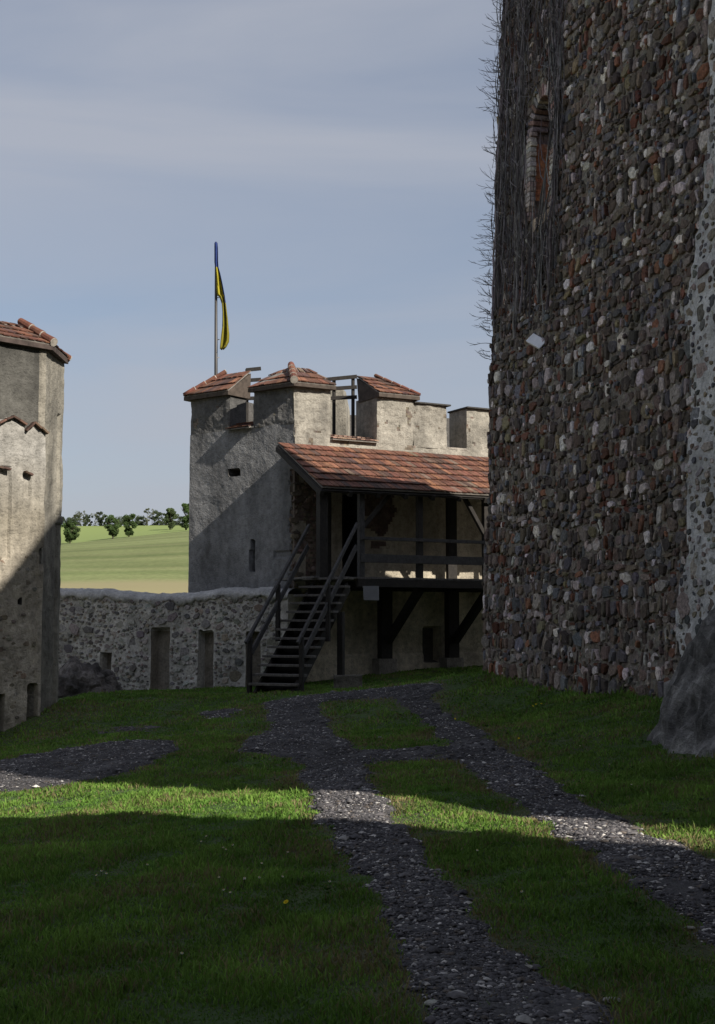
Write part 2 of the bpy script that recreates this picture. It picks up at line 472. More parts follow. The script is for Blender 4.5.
nA = noisenode(t, tcg, .05, 8, .7, (.35, 1, 1)); nB = noisenode(t, tcg, 1.5, 5, .6)
green = mixc(t, (.13,.16,.062), (.19,.208,.094), stf, 'MIX')
green = mixc(t, green, ramp(t, nA, [(.35, .8), (.65, 1.18)]))
green = mixc(t, green, ramp(t, nB, [(.35, .85), (.65, 1.12)]))
stub = mth('DIVIDE', mth('SUBTRACT', 143.0, yw), 6.0, True)     # stubble strip along the near edge
green = mixc(t, green, (.25,.225,.125), stub, 'MIX')
far = mth('DIVIDE', mth('SUBTRACT', yw, 268.0), 4.0, True)
green = mixc(t, green, (.20,.25,.09), far, 'MIX')
bnk = mth('SUBTRACT', 1.0, mth('MULTIPLY', mth('ABSOLUTE', mth('SUBTRACT', yw, 268.0)), .28), True)
green = mixc(t, green, (.07,.08,.04), bnk, 'MIX')
t.links.new(green, b.inputs['Base Color']); b.inputs['Roughness'].default_value = .95; b.inputs['Specular IOR Level'].default_value = .1
M['field'] = m
gr = mkobj('ground', np.c_[BX.ravel(), BY.ravel(), BZ.ravel()], grid_faces(len(xs), len(ys)), np.ones((BX.size, 3))*.1, m, smooth=True)
tag(gr, kind='structure')
def hz(x, y):
    a, b_ = hill(np.array([x]), np.array([y])); return float(.2+a[0]+b_[0])

# ================================================================== CENTRE TOWER geometry frame
C0 = Vector((-1.48, 30.4, 0))
EB = Vector((.883, .469, 0)); EB.normalize(); NB = Vector((EB.y, -EB.x, 0))
EA = Vector((-.800, .600, 0)); EA.normalize(); NA = Vector((-EA.y, EA.x, 0))
assert NA.y < 0 and NB.y < 0, (NA, NB)
def hA(px, py, off=0.0): return hitv(px, py, C0+NA*off, NA)
def hB(px, py, off=0.0): return hitv(px, py, C0+NB*off, NB)
def uA(px, py=450): return (hA(px, py)-C0).dot(EA)
def uB(px, py=450): return (hB(px, py)-C0).dot(EB)
GREY = (.195,.195,.198); CREAM = (.30,.28,.24); BROWN = (.17,.145,.115)
tower = thing('castle_tower', 'plastered battlemented corner tower with tiled merlons and a flagpole, behind the wooden gallery', 'tower', (-1.48, 31.5, .3))
LA = uA(189.5, 480)
ztopA = hA(240, 429).z; ztopB = hB(352, 441).z
mb = MB()
slit = [(uA(254.5,555), uA(250.3,555), hA(252,572).z, hA(252,551).z), (uA(254.2,545), uA(251.8,545), hA(252,552).z, hA(252,541).z)]
hole = (uA(239,472), uA(228.5,472), hA(233,476).z, hA(233,468.5).z)
def inr(u, z, r, j=0): return min(r[0],r[1])-j < u < max(r[0],r[1])+j and r[2]-j < z < r[3]+j
gash = (uA(292,552), uA(274,552), hA(285,557).z, hA(285,550).z)
edgeU = lambda z: .12 + .10*fn(0, 3.3, z, 2.1) + .05*fn(0, 7.1, z, 9)   # ragged plaster edge beside the corner
def dA(u, z):
    d = .018*tri_n((u*1.2, 0, z*1.2)) + .006*tri_n((u*7, 4, z*7))
    if any(inr(u, z, s) for s in slit): return -.35
    if inr(u, z, hole): return -.35
    if inr(u, z, gash): d -= .05
    if u < edgeU(z) and z < hA(290, 470).z: d -= .045 + .03*fn(u, 5, z, 9)
    return d
def cA(u, z):
    if any(inr(u, z, s) for s in slit) or inr(u, z, hole): return (.10,.095,.09)
    if u < edgeU(z) and z < hA(290, 470).z: return jit((.14,.11,.085), .35)
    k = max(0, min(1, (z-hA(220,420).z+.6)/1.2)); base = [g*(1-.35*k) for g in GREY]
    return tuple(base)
# e runs to the left (EA); use reversed direction so that faces point outwards
slab(mb, C0, EA, NA, 0.0, LA, -1.0, ztopA, .05, dA, .9, cA, sidec=(.13,.11,.09))
niche = (uB(424,645), uB(440,645), hB(432,662).z, hB(432,627).z)
door = (uB(343,530), uB(357,530), 2.6, hB(350,492).z)
UBR = uB(575)
def dB(u, z):
    d = .02*tri_n((u*1.3, 9, z*1.3)) + .008*tri_n((u*6, 14, z*6))
    if inr(u, z, niche): return -.30
    if inr(u, z, door): return -.6
    if z < hB(400, 655).z: d += .05
    return d
def cB(u, z):
    if inr(u, z, door): return (.03,.028,.025)
    if inr(u, z, niche): return (.15,.14,.125)
    c = list(CREAM)
    if fn(u*2.6, 33, z*2.6) > .42: c = jit((.17,.14,.11), .3)
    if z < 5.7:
        k = .5+.5*fn(u*.8, 2, z*.8); f = (1.45+.4*k) if z < 2.6 else (.95+.3*k); c = [x*f for x in (.36,.32,.25)]  # plaster below the gallery floor lightened to make up for its deep shade
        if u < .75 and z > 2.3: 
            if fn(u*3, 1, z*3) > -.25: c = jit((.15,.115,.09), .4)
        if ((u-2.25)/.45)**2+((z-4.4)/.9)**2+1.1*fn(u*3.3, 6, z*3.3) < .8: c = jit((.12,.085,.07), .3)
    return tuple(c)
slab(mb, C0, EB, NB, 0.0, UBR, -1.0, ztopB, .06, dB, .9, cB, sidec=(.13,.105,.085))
# rear walls and wall-walk
Lp = C0+EA*LA; Rp = C0+EB*UBR
def zp(p, z): return Vector((p.x, p.y, z))
bk = [Lp-NA*.3, Lp+Vector((1.9,3.6,0)), Rp+Vector((-1.2,3.2,0)), Rp-NB*.3]
for a, c_ in ((bk[0], bk[1]), (bk[1], bk[2])):
    e_ = (c_-a).normalized(); nn = Vector((e_.y, -e_.x, 0)); nn = -nn if nn.y < 0 else nn
    slab(mb, a, e_, nn, 0, (c_-a).length, -1.0, 7.45, .5, lambda u, z: .02*tri_n((u,2,z)), .5, lambda u, z: (.10,.095,.09))  # dark colour puts the rear parapet's shade into the wall
mb.prism([zp(C0-NA*.2-NB*.2,5.6), zp(Rp-NB*.4,5.6), zp(bk[2],5.6), zp(bk[1],5.6), zp(Lp-NA*.3-EA*.3,5.6)], (0,0,.2), (.2,.19,.17))
# loose stones showing where the plaster has come off the corner
for i in range(60):
    z = random.uniform(1.2, 5.3); u = random.uniform(-.02, .8)
    if u > .1 and fn(u*3, 1, z*3) < -.15: continue
    stone(mb, C0, EB, NB, u, z, random.uniform(.12,.26), random.uniform(.06,.14), random.uniform(.02,.05), jit((.16,.12,.09), .45))
for i in range(34):
    z = random.uniform(1.0, 5.2); u = random.uniform(.01, edgeU(z)*.8+.02)
    stone(mb, C0, EA, NA, u, z, random.uniform(.1,.2), random.uniform(.06,.14), random.uniform(.0,.02), jit((.15,.12,.095), .4), base=-.04)
build(mb, 'wall', M['plaster'], tower)

def merlon(kind, pxa, pxb, ytop, depth, colr, zb, extra=None):
    """slab on face A or B between two image columns, top at ytop"""
    mb = MB()
    if kind == 'A': O, e, n, u, h = C0, EA, NA, uA, hA
    else: O, e, n, u, h = C0, EB, NB, uB, hB
    a, c_ = sorted((u(pxa, ytop), u(pxb, ytop))); zt = h((pxa+pxb)/2, ytop).z
    def dd(uu, z):
        k_ = max(0, .09-min(uu-a, c_-uu))/.09
        return .03*tri_n((uu*1.6+3, pxa, z*1.6)) + .014*tri_n((uu*8, pxa, z*8)) - k_*(.02+.04*max(0, fn(uu, pxa, z, 5)))
    def cc(uu, z):
        f = .93+.2*fn(uu*2, pxa, z*2)
        if fn(uu*4.6, pxa+3, z*4.6) > .5: return jit((.14,.115,.09), .3)
        return tuple(x*f for x in colr)
    slab(mb, O, e, n, a, c_, zb, zt, .05, dd, depth, cc)
    return mb, a, c_, zt
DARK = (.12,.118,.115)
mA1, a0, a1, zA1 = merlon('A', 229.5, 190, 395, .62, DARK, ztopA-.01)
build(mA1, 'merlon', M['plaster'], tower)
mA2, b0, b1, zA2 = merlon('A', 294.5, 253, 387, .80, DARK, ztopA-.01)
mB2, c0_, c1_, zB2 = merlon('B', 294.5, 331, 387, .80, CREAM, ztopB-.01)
n0 = len(mA2.v); mA2.v += mB2.v; mA2.f += [tuple(i+n0 for i in f) for f in mB2.f]; mA2.c += mB2.c
build(mA2, 'merlon', M['plaster'], tower)
mB3, d0, d1, zB3 = merlon('B', 377.5, 414, 396, 1.12, CREAM, ztopB-.02)
build(mB3, 'merlon', M['plaster'], tower)
mB4, e0_, e1_, zB4 = merlon('B', 414.2, 447, 405, .75, CREAM, ztopB-.03)
build(mB4, 'merlon', M['plaster'], tower)
mB5, f0_, f1_, zB5 = merlon('B', 467, 520, 411, .85, CREAM, ztopB-.04)
build(mB5, 'merlon', M['plaster'], tower)
# patch of wall behind the last crenel
# merlon roofs
def PA(u, z, inw=0.0): return zp(C0+EA*u-NA*inw, z)
def PB(u, z, inw=0.0): return zp(C0+EB*u-NB*inw, z)
mb = MB()                                           # roof 1 : slope up from face A, hip to the left
ez = zA1+.02; rz = zA1+.64
el, er = PA(a1+.10, ez, -.12), PA(a0-.06, ez, -.12)
tl, tr_ = PA(a1-.52, rz, .72), PA(a0-.06, rz, .72)
tiles(mb, el, er, tr_, tl, 3, .17, topgap=.05)
bl = PA(a1+.10, ez, .85)
tiles(mb, bl, el, tl, tl+EA*.02, 3, .17)
ridge(mb, el+Vector((0,0,.05)), tl+Vector((0,0,.07)), .06, .3)
mb.hexa([el-Vector((0,0,.1)), er-Vector((0,0,.1)), PA(a0-.06, ez-.1, .7), bl-Vector((0,0,.1)), el-Vector((0,0,.012)), er-Vector((0,0,.012)), tr_-Vector((0,0,.07)), tl-Vector((0,0,.07))], (.07,.055,.045))
build(mb, 'merlon_roof', M['tile'], tower)
mb = MB()                                           # roof 2 : corner merlon, hip on the corner
ez = zA2+.02; rz = ez+.56
cc_ = zp(C0 + (NA+NB).normalized()*.17, ez)
la = PA(b1+.06, ez, -.12); lt = PA(b1+.06-.12, rz, .85)
ra = PB(c1_+.08, ez, -.12); rt = PB(c1_-.16, rz, .85)
ap = zp(C0 - (NA+NB).normalized()*.95 - Vector((.22,0,0)), rz+.01)
tiles(mb, la, cc_, ap, lt, 3, .18, topgap=.06)
tiles(mb, cc_, ra, rt, ap, 3, .18, topgap=.06)
ridge(mb, ap+Vector((0,0,.07)), cc_+Vector((0,0,.06)), .095, .34)
mb.hexa([la-Vector((0,0,.09)), cc_-Vector((0,0,.09)), ra-Vector((0,0,.09)), zp(C0-(NA+NB).normalized()*1.3, ez-.09),
         la-Vector((0,0,.012)), cc_-Vector((0,0,.012)), ra-Vector((0,0,.012)), zp(C0-(NA+NB).normalized()*1.3, ez-.05)], (.07,.055,.045))
mb.prism([lt-Vector((0,0,.05)), ap-Vector((0,0,.05)), rt-Vector((0,0,.05)), zp(rt-NB*.0, ez), zp(ap, ez), zp(lt, ez)], (.02,.05,0), (.26,.24,.2))
build(mb, 'merlon_roof', M['tile'], tower)
mb = MB()                                           # roof 3
ez = zB3+.02; rz = ez+.56
l0, r0 = PB(d0-.02, ez, -.12), PB(d1+.10, ez, -.12)
l1, r1 = PB(d0-.02, rz+.05, 1.05), PB(d1-.50, rz+.05, 1.05)
tiles(mb, l0, r0, r1, l1, 4, .17)
tiles(mb, r0, PB(d1+.10, ez, .9), r1+EB*.02, r1, 3, .17)
ridge(mb, r0+Vector((0,0,.05)), r1+Vector((0,0,.06)), .045, .28)
mb.hexa([l0-Vector((0,0,.09)), r0-Vector((0,0,.09)), PB(d1+.1, ez-.09, .9), PB(d0-.02, ez-.09, .95), l0-Vector((0,0,.012)), r0-Vector((0,0,.012)), r1-Vector((0,0,.06)), l1-Vector((0,0,.06))], (.07,.055,.045))
build(mb, 'merlon_roof', M['tile'], tower)
mb = MB()                                           # dark capping slabs
a = zB4+.005
mb.box(PB((e0_+e1_)/2+.03, a+.02, .35), EB*((e1_-e0_)/2+.05), NB*.42, Vector((0,0,.02)), (.05,.048,.045))
build(mb, 'coping_slab', M['rubble'], tower, bevel=.006)
mb = MB()
a = zB5+.005
mb.box(PB((f0_+f1_)/2, a+.02, .40), EB*((f1_-f0_)/2+.04), NB*.48, Vector((0,0,.02)), (.05,.048,.045))
build(mb, 'coping_slab', M['rubble'], tower, bevel=.006)
mb = MB()                                           # sills of the crenels
sA0, sA1 = uA(252.5, 426), uA(229.5, 426)
tiles(mb, PA(sA1+.02, ztopA, -.13), PA(sA0, ztopA, -.13), PA(sA0, ztopA+.22, .45), PA(sA1+.02, ztopA+.22, .45), 3, .2)
build(mb, 'crenel_sill', M['tile'], tower)
mb = MB()
sB0, sB1 = uB(331, 436), uB(377, 436)
tiles(mb, PB(sB0, ztopB, -.10), PB(sB1, ztopB, -.10), PB(sB1, ztopB+.2, .55), PB(sB0, ztopB+.2, .55), 2, .13, col=(.30,.2,.15), topgap=.03)
build(mb, 'crenel_sill', M['tile'], tower)
mb = MB()
sC0, sC1 = uB(447, 450), uB(467, 450)
mb.hexa([PB(sC0, ztopB-.02, .0), PB(sC1, ztopB-.02, .0), PB(sC1, ztopB-.02, .8), PB(sC0, ztopB-.02, .8),
         PB(sC0, ztopB+.03, .0), PB(sC1, ztopB+.03, .0), PB(sC1, ztopB+.12, .8), PB(sC0, ztopB+.12, .8)], (.33,.3,.26))
build(mb, 'crenel_sill', M['plaster'], tower)
# far merlon seen through the crenel
mb = MB()
p0, p1 = at(329, 400, 34.6), at(346, 400, 34.6)
mb.prism([zp(p0, 6.2), zp(p1, 6.2), zp(p1, at(346,408,34.6).z), at(342, 388, 34.6), at(329, 384, 34.6)], (.1,.6,0), (.26,.24,.2))
build(mb, 'merlon', M['plaster'], tower)
# railings on the wall-walk
def rail_thing(label, cols, boards, Y):
    loc = at(cols[0], 415, Y); rt_ = thing('safety_railing', label, 'railing', (loc.x, loc.y, 5.8), 'railings on the tower top')
    for c in cols:
        m_ = MB(); m_.beam(zp(at(c, 400, Y), 5.8), at(c, boards[0][0]-1, Y), .07, .07); build(m_, 'post', M['wood'], rt_, bevel=.005)
    for (ya, yb, xa, xb) in boards:
        m_ = MB(); m_.beam(at(xa, ya, Y-.06), at(xb, yb, Y-.06), .035, .095); build(m_, 'rail', M['wood'], rt_, bevel=.004)
rail_thing('dark timber railing in the left gap of the battlements below the flagpole', [247], [(370,368.5,246,261),(380.5,379.5,246,261),(391,390.5,246,261),(398.5,398,246,261)], 33.3)
rail_thing('dark timber railing with three boards in the gap right of the corner merlon', [334, 353], [(379.5,376.5,326,357),(389,387,326,357),(398.5,397,326,357)], 33.0)

# flag
fp = at(216, 372, 33.2)
pole = thing('flagpole', 'thin dark flagpole rising above the leftmost merlon of the tower', 'flagpole', (fp.x, fp.y, 6.0))
mb = MB(); tp = at(216, 242, 33.2); mb.tube([zp(fp, 6.0), zp(fp, 8), tp], [.05, .045, .03], 8, (.045,.042,.042)); build(mb, 'pole', M['metal'], pole, smooth=True)
for yy in (298, 340, 358):
    mb = MB(); q = at(216, yy, 33.2); mb.beam(q+Vector((-.03,0,0)), q+Vector((.09,-.02,.01)), .02, .02, col=(.35,.35,.36)); build(mb, 'cleat', M['metal'], pole)
mb = MB()
rows = [(243,214.6,217.6,0),(248,214.4,218.0,0),(255,214.3,218.2,0),(262,214.4,218.3,0),(268,215.2,218.8,0),(274,215.3,220.6,1),(281,215.4,222.2,1),(288,215.5,223.7,1),
        (295,216.2,225.0,1),(297,219.5,225.4,1),(304,222.0,226.2,1),(312,222.6,227.0,1),(320,222.6,227.9,1),(328,222.4,228.6,1),(335,221.6,229.3,1),(342,221.0,229.0,1),(347,220.6,226.5,1),(350,220.4,223.6,1)]
NC = 10
vs = []; 
for k, (y, xa, xb, _) in enumerate(rows):
    for i in range(NC+1):
        s = i/NC; p = at(xa+(xb-xa)*s, y, 33.2)
        fold = .07*math.sin(s*9+k*.25)+.03*math.sin(s*19+k*.6)
        p.y += fold - .04; vs.append(p)
fs = []; cs = []
for k in range(len(rows)-1):
    for i in range(NC):
        fs.append((k*(NC+1)+i, k*(NC+1)+i+1, (k+1)*(NC+1)+i+1, (k+1)*(NC+1)+i))
        blue = rows[k][0] < 268 or (i > NC-3-(0 if k < 8 else -1) and rows[k][0] < 300)
        cs.append((.03,.055,.20) if blue else ((.42,.36,.035) if k < 9 else (.26,.23,.03)))
fl = mkobj('flag', vs, fs, cs, M['cloth'], None, smooth=True)
sm = fl.modifiers.new('s', 'SOLIDIFY'); sm.thickness = .006
tag(fl, 'limp flag, blue above and yellow below, hanging beside the pole', 'flag')

# ================================================================== GALLERY
ZF = hB(361, 577, 2.0).z
g0 = hB(361, 690, 2.0)
gal = thing('wooden_gallery', 'dark timber gallery on posts with a red tiled roof along the tower wall', 'gallery', (g0.x, g0.y, .3))
mb = MB()
uG0 = uB(277, 445); zt = hB(277, 443).z
et = PB(uG0, zt, -.03); 
ueave = (hB(322, 487, 2.3)-C0).dot(EB); ze = hB(322, 487, 2.3).z
e0p = PB(ueave, ze, -2.3); uend = UBR-.1
ez_ = hB(489, 495, 2.3).z; ul = (hB(489,495,2.3)-C0).dot(EB)
zt2 = hB(489, 458, 0).z
ze_end = ze+(ez_-ze)*(uend-ueave)/(ul-ueave); zt_end = zt+(zt2-zt)*(uend-uG0)/(uB(489,458)-uG0)
print('gallery', uG0, ueave, zt, zt2, ze, ez_, ZF)
e1p = PB(uend, ze_end, -2.3); t1p = PB(uend, zt_end, -.03)
tiles(mb, e0p, e1p, t1p, et, 7, .145, col=(.140,.064,.044), lift=.055, gap=.014)
build(mb, 'roof', M['tile'], gal)
mb = MB()                                  # rafters, boarding, fascia
dn = Vector((0,0,-.10))
for i in range(13):
    s = i/12; a = e0p.lerp(e1p, s); c_ = et.lerp(t1p, s)
    mb.beam(a+dn*1.35, c_+dn*1.35, .09, .12)
mb.beam(e0p+dn*.75-NB*.05, e1p+dn*.75-NB*.05, .04, .06); mb.beam(e0p+dn*.9, et+dn*.9, .04, .09)
mb.hexa([e0p+dn*.75, e1p+dn*.75, t1p+dn*.75, et+dn*.75, e0p+dn*.6, e1p+dn*.6, t1p+dn*.6, et+dn*.6])
build(mb, 'roof_frame', M['wood'], gal, bevel=.004)
# wall plate beam on posts
OFF = 2.0
def gb(px, py, off): return hB(px, py, off)
zpl = ze+.05
def line_beam(off, z, w, h, px0, px1, name, mat='wood', lbl=None):
    u0_ = (hB(px0, 560, off)-C0).dot(EB); u1_ = (hB(px1, 560, off)-C0).dot(EB)
    m_ = MB(); m_.beam(PB(u0_, z, -off), PB(u1_, z, -off), w, h); return build(m_, name, M[mat], gal, bevel=.006)
line_beam(OFF, zpl-.02, .14, .16, 318, 520, 'eaves_beam')
for px, mt, w in ((322,'wood',.2), (361,'wood_grey',.13), (419.5,'wood',.13), (485.5,'wood',.13), (545,'wood',.13)):
    p = gb(px, 560, OFF); m_ = MB(); m_.beam(zp(p, ZF-.1), zp(p, zpl-.1), w, w); build(m_, 'post', M[mt], gal, bevel=.008)
p = gb(451.5, 560, .35); m_ = MB(); m_.beam(zp(p, ZF-.05), zp(p, 4.95), .26, .12, up=NB); build(m_, 'post', M['wood'], gal, bevel=.008)
p = gb(327.5, 560, .25); m_ = MB(); m_.beam(zp(p, ZF-.05), zp(p, 5.2), .14, .14, up=NB); build(m_, 'post', M['wood'], gal, bevel=.008)
for (xa, ya, xb, yb) in ((363,527,389,495),(464,497,484,534)):
    m_ = MB(); m_.beam(gb(xa, ya, OFF), gb(xb, yb, OFF), .09, .10, up=NB); build(m_, 'brace', M['wood'], gal, bevel=.006)
# railings
for (ya, yb, h, w, nm) in ((538,542,.075,.07,'handrail'),(558,563,.19,.05,'guard_board')):
    za = gb(361, ya, OFF+.08).z
    m_ = MB(); a = gb(361, ya, OFF+.08); c_ = zp(gb(548, yb, OFF+.08), za); m_.beam(a, c_, w, h); build(m_, nm, M['wood_grey'], gal, bevel=.006)
# floor
u0_ = (hB(338, 577, OFF)-C0).dot(EB)
m_ = MB()
uu = (hB(312, 577, OFF)-C0).dot(EB)
k = 0
while uu < UBR-.2:
    m_.box(PB(uu+.09, ZF-.02+random.uniform(-.004,.004), -OFF/2-.06), EB*.086, NB*(OFF/2+.02), Vector((0,0,.022))); uu += .18
build(m_, 'floor', M['wood_tread'], gal, bevel=.003)
line_beam(OFF+.02, ZF-.135, .12, .17, 357, 548, 'edge_beam')
line_beam(.12, ZF-.15, .14, .2, 340, 520, 'wall_beam')
m_ = MB()
for px in (345,361,385,403,419,452,485,515):
    a = gb(px, 583, .05); m_.beam(zp(a, ZF-.14), zp(a+NB*(OFF-.12), ZF-.14), .12, .15)
build(m_, 'joist', M['wood'], gal, bevel=.005)
for pxa, pxb in ((385,418),(452,486)):
    a = gb(pxa, 640, .25); m_ = MB(); m_.beam(zp(a, .78), zp(a, ZF-.22), .30, .22, up=NB); build(m_, 'support_post', M['wood'], gal, bevel=.01)
    lo = gb(pxa+3, 641, .38); hi = zp(lo+NB*1.5, ZF-.24); m_ = MB(); m_.beam(lo, hi, .16, .18, up=NB); build(m_, 'knee_brace', M['wood'], gal, bevel=.01)
    q = gb(pxa, 668, .25); m_ = MB()
    def dpl(u, z): return .03*tri_n((u*4, pxa, z*4))
    O_ = zp(q+NB*.16, 0) - EB*.24
    slab(m_, O_, EB, NB, 0, .48, -.2, .80, .05, dpl, .38, lambda u, z: (.25,.23,.20)); build(m_, 'plinth', M['plaster'], gal)
# information sign under the floor edge
s0 = [gb(363, 586, OFF+.12), gb(379, 586, OFF+.12), gb(379, 600.5, OFF+.12), gb(364, 600, OFF+.12)]
sg = thing('information_sign', 'small white notice board hanging below the gallery floor beside the stairs', 'sign', s0[3])
mb = MB(); mb.prism(s0, -NB*.02, (.22,.225,.24)); build(mb, 'panel', M['metal'], sg, bevel=.003)
mb = MB()
for (xa, xb, y) in ((366,375,589.5),(365.5,377,592.5),(365.8,376,595)):
    mb.beam(gb(xa, y, OFF+.123), gb(xb, y, OFF+.123), .004, .014, col=(.22,.22,.24))
build(mb, 'faded_lines', M['metal'], sg)

# ================================================================== STAIRCASE
Ft = at(274, 691, 26.2); Ft.z = gzf(Ft.x, Ft.y)
Tt = gb(331, 577, OFF+.05); Tt.z = ZF-.02
ax = Vector((Tt.x-Ft.x, Tt.y-Ft.y, 0)); run = ax.length; ax.normalize(); sd = Vector((ax.y, -ax.x, 0))
if sd.x < 0: sd = -sd
hw = .47
stair = thing('wooden_staircase', 'steep open dark timber stairs with handrails climbing to the gallery', 'staircase', (Ft.x, Ft.y, Ft.z))
NT = 13; rise = (Tt.z-Ft.z)/NT
ptop = Ft + ax*run + Vector((0,0,Tt.z-Ft.z))
for i in range(NT-0):
    c_ = Ft + ax*(run*(i+.3)/NT) + Vector((0,0,rise*(i+.95)-.03))
    m_ = MB(); m_.box(c_ + sd*random.uniform(-.015,.015) + Vector((0,0,random.uniform(-.006,.006))), sd*(hw+.09), ax*.135, Vector((0,0,.024))); build(m_, 'tread', M['wood_tread'], stair, bevel=.006)
m_ = MB(); m_.beam(Ft+ax*.12+UPZ*-.12, ptop+ax*.1-UPZ*.22, 2*hw-.1, .03, up=UPZ); build(m_, 'shade_backing', M['wood'], stair)  # added dark sheet that makes the gaps behind the treads read as shade
for s in (-1, 1):
    m_ = MB(); a = Ft+sd*s*(hw-.06) + Vector((0,0,-.10)); c_ = ptop+sd*s*(hw-.06)+Vector((0,0,-.20)); m_.beam(a, c_, .06, .24); build(m_, 'stringer', M['wood'], stair, bevel=.006)
slope = (Tt.z-Ft.z)/run
def onst(d, s, h): return Ft + ax*d + sd*s*(hw+.12) + Vector((0,0,slope*d+h))
for s in (-1, 1):
    for nm, h, w, t_, d0_, d1_ in (('handrail', 1.08, .055, .075, -.12, run+.1), ('lower_rail', .62 if s > 0 else .66, .04, .12, .12, run+.05)):
        m_ = MB(); m_.beam(onst(d0_, s, h), onst(d1_, s, h), w, t_); build(m_, nm, M['wood_grey'], stair, bevel=.006)
    for d in (.05, run*.48):
        m_ = MB(); b0_ = onst(d, s, 0); m_.beam(zp(b0_, (gzf(b0_.x, b0_.y)-.05) if d < .2 else b0_.z-.15), b0_+Vector((0,0,1.05)), .085, .085, up=ax); build(m_, 'newel_post' if d < .2 else 'post', M['wood'], stair, bevel=.008)
m_ = MB(); q = onst(run*.72, 1, 0); m_.beam(zp(q, gzf(q.x,q.y)-.05), q+Vector((0,0,-.1)), .13, .13, up=ax); build(m_, 'support_post', M['wood'], stair, bevel=.008)
m_ = MB()
O_ = zp(q, 0) - Vector((.1,.22,0)); slab(m_, O_, Vector((1,.0,0)), Vector((0,-1,0)), -.05, .55, -.2, gzf(q.x,q.y)+.32, .06, lambda u, z: .03*tri_n((u*4,2,z*4)), .35, lambda u, z: (.22,.2,.17)); build(m_, 'stone_block', M['plaster'], stair)

# ================================================================== PARAPET WALL (low wall)
Pl = at(40, 640, 31.6); Pr = at(288, 640, 29.4)
Pl.z = Pr.z = 0
ew = (Pr-Pl).normalized(); nw = Vector((ew.y, -ew.x, 0)); nw = -nw if nw.y > 0 else nw
def hW(px, py): return hitv(px, py, Pl, nw)
def uW(px, py=640): return (hW(px, py)-Pl).dot(ew)
lw = thing('rubble_wall', 'low rubble stone wall with pale rounded mortar top and three narrow niches', 'wall', (Pl+ew*4)[:])
rects = [(uW(151), uW(168.5), hW(160,690).z, hW(160,628).z), (uW(199.5), uW(213.5), hW(206,690).z, hW(206,631).z), (uW(246), uW(260), hW(252,690).z, hW(252,632).z), (uW(101.5), uW(112), hW(106,671).z, hW(106,653).z)]
Wlen = (Pr-Pl).length
topz = lambda u: np.interp(u, [0, uW(100), uW(150), uW(190), uW(215), uW(250), uW(285), 20], [hW(60,593).z, hW(100,594).z, hW(150,599).z, hW(190,598).z, hW(225,594).z, hW(250,593).z, hW(285,594).z, hW(285,594).z])
def dW(u, z):
    d = .05*tri_n((u*1.1, 3, z*1.1)) + .02*tri_n((u*6, 8, z*6))
    for r in rects:
        if inr(u, z, r): return -.28 + .02*fn(u, 1, z, 5)
    return d
def cW(u, z):
    for r in rects:
        if inr(u, z, r): return (.30,.265,.22)
    k = fn(u*.9, 4, z*.9)
    return tuple(x*(1+.25*k) for x in (.54,.515,.475))
mb = MB(); slab(mb, Pl, ew, nw, 0, Wlen, -1.0, 2.3, .045, dW, .9, cW, ztop=topz); build(mb, 'wall', M['mortar'], lw)
mb = MB()
pts = []
tries = 0
while len(pts) < 850 and tries < 60000:
    tries += 1
    u = random.uniform(.1, Wlen-.2); z = random.uniform(-.1, 2.25)
    s = random.choice((.07,.09,.12,.16,.2,.26,.3))*random.uniform(.8,1.15)
    if z > topz(u)-s*.45: continue
    if any(inr(u, z, r, s*.5+.03) for r in rects): continue
    if any(abs(u-a)*1.0 < (s+b)*.47 and abs(z-c)*1.25 < (s+b)*.47 for a, c, b in pts): continue
    pts.append((u, z, s))
    c = random.choice([(.18,.168,.155),(.13,.122,.12),(.25,.225,.20),(.30,.28,.255),(.22,.18,.15),(.36,.34,.315),(.27,.26,.24),(.16,.15,.145)])
    stone(mb, Pl, ew, nw, u, z, s*random.uniform(.85,1.2), s*random.uniform(.6,.95), random.uniform(.0,.035), jit(tuple(q*1.12 for q in c), .25), base=.05*tri_n((u*1.1, 3, z*1.1))+.005, rot=random.uniform(-.6,.6), k=random.choice((5,6,7,8)))
build(mb, 'stone_facing', M['rubble'], lw)
# rounded coping
mb = MB()
nu = 170; prof = [(-.02,-.12), (-.04,-.03), (.0,.04), (.10,.09), (.28,.13), (.5,.14), (.75,.10), (.92,0), (.92,-.06)]
vs = []
for i in range(nu+1):
    u = Wlen*i/nu; zt_ = topz(u)
    for k, (d, h) in enumerate(prof):
        nn_ = fn(u*2.3, k*.5, 1); n2 = 2.2*fn(u*9, k, 4)+1.5*fn(u*21, k*.8, 2)
        p = Pl + ew*u - nw*(d + .03*nn_) + Vector((0,0,zt_ + h*(1+.3*nn_) + .014*n2 + ((.14*fn(u*3,9,0)+.10*fn(u*8,2,0)) if k == 0 else 0)))
        vs.append(p)
K = len(prof)
mb.add(vs, [(i*K+k, (i+1)*K+k, (i+1)*K+k+1, i*K+k+1) for i in range(nu) for k in range(K-1)] + [(i*K, i*K+K-1, (i+1)*K+K-1, (i+1)*K) for i in range(nu)], (.50,.49,.48))
build(mb, 'coping', M['mortar'], lw, smooth=True)

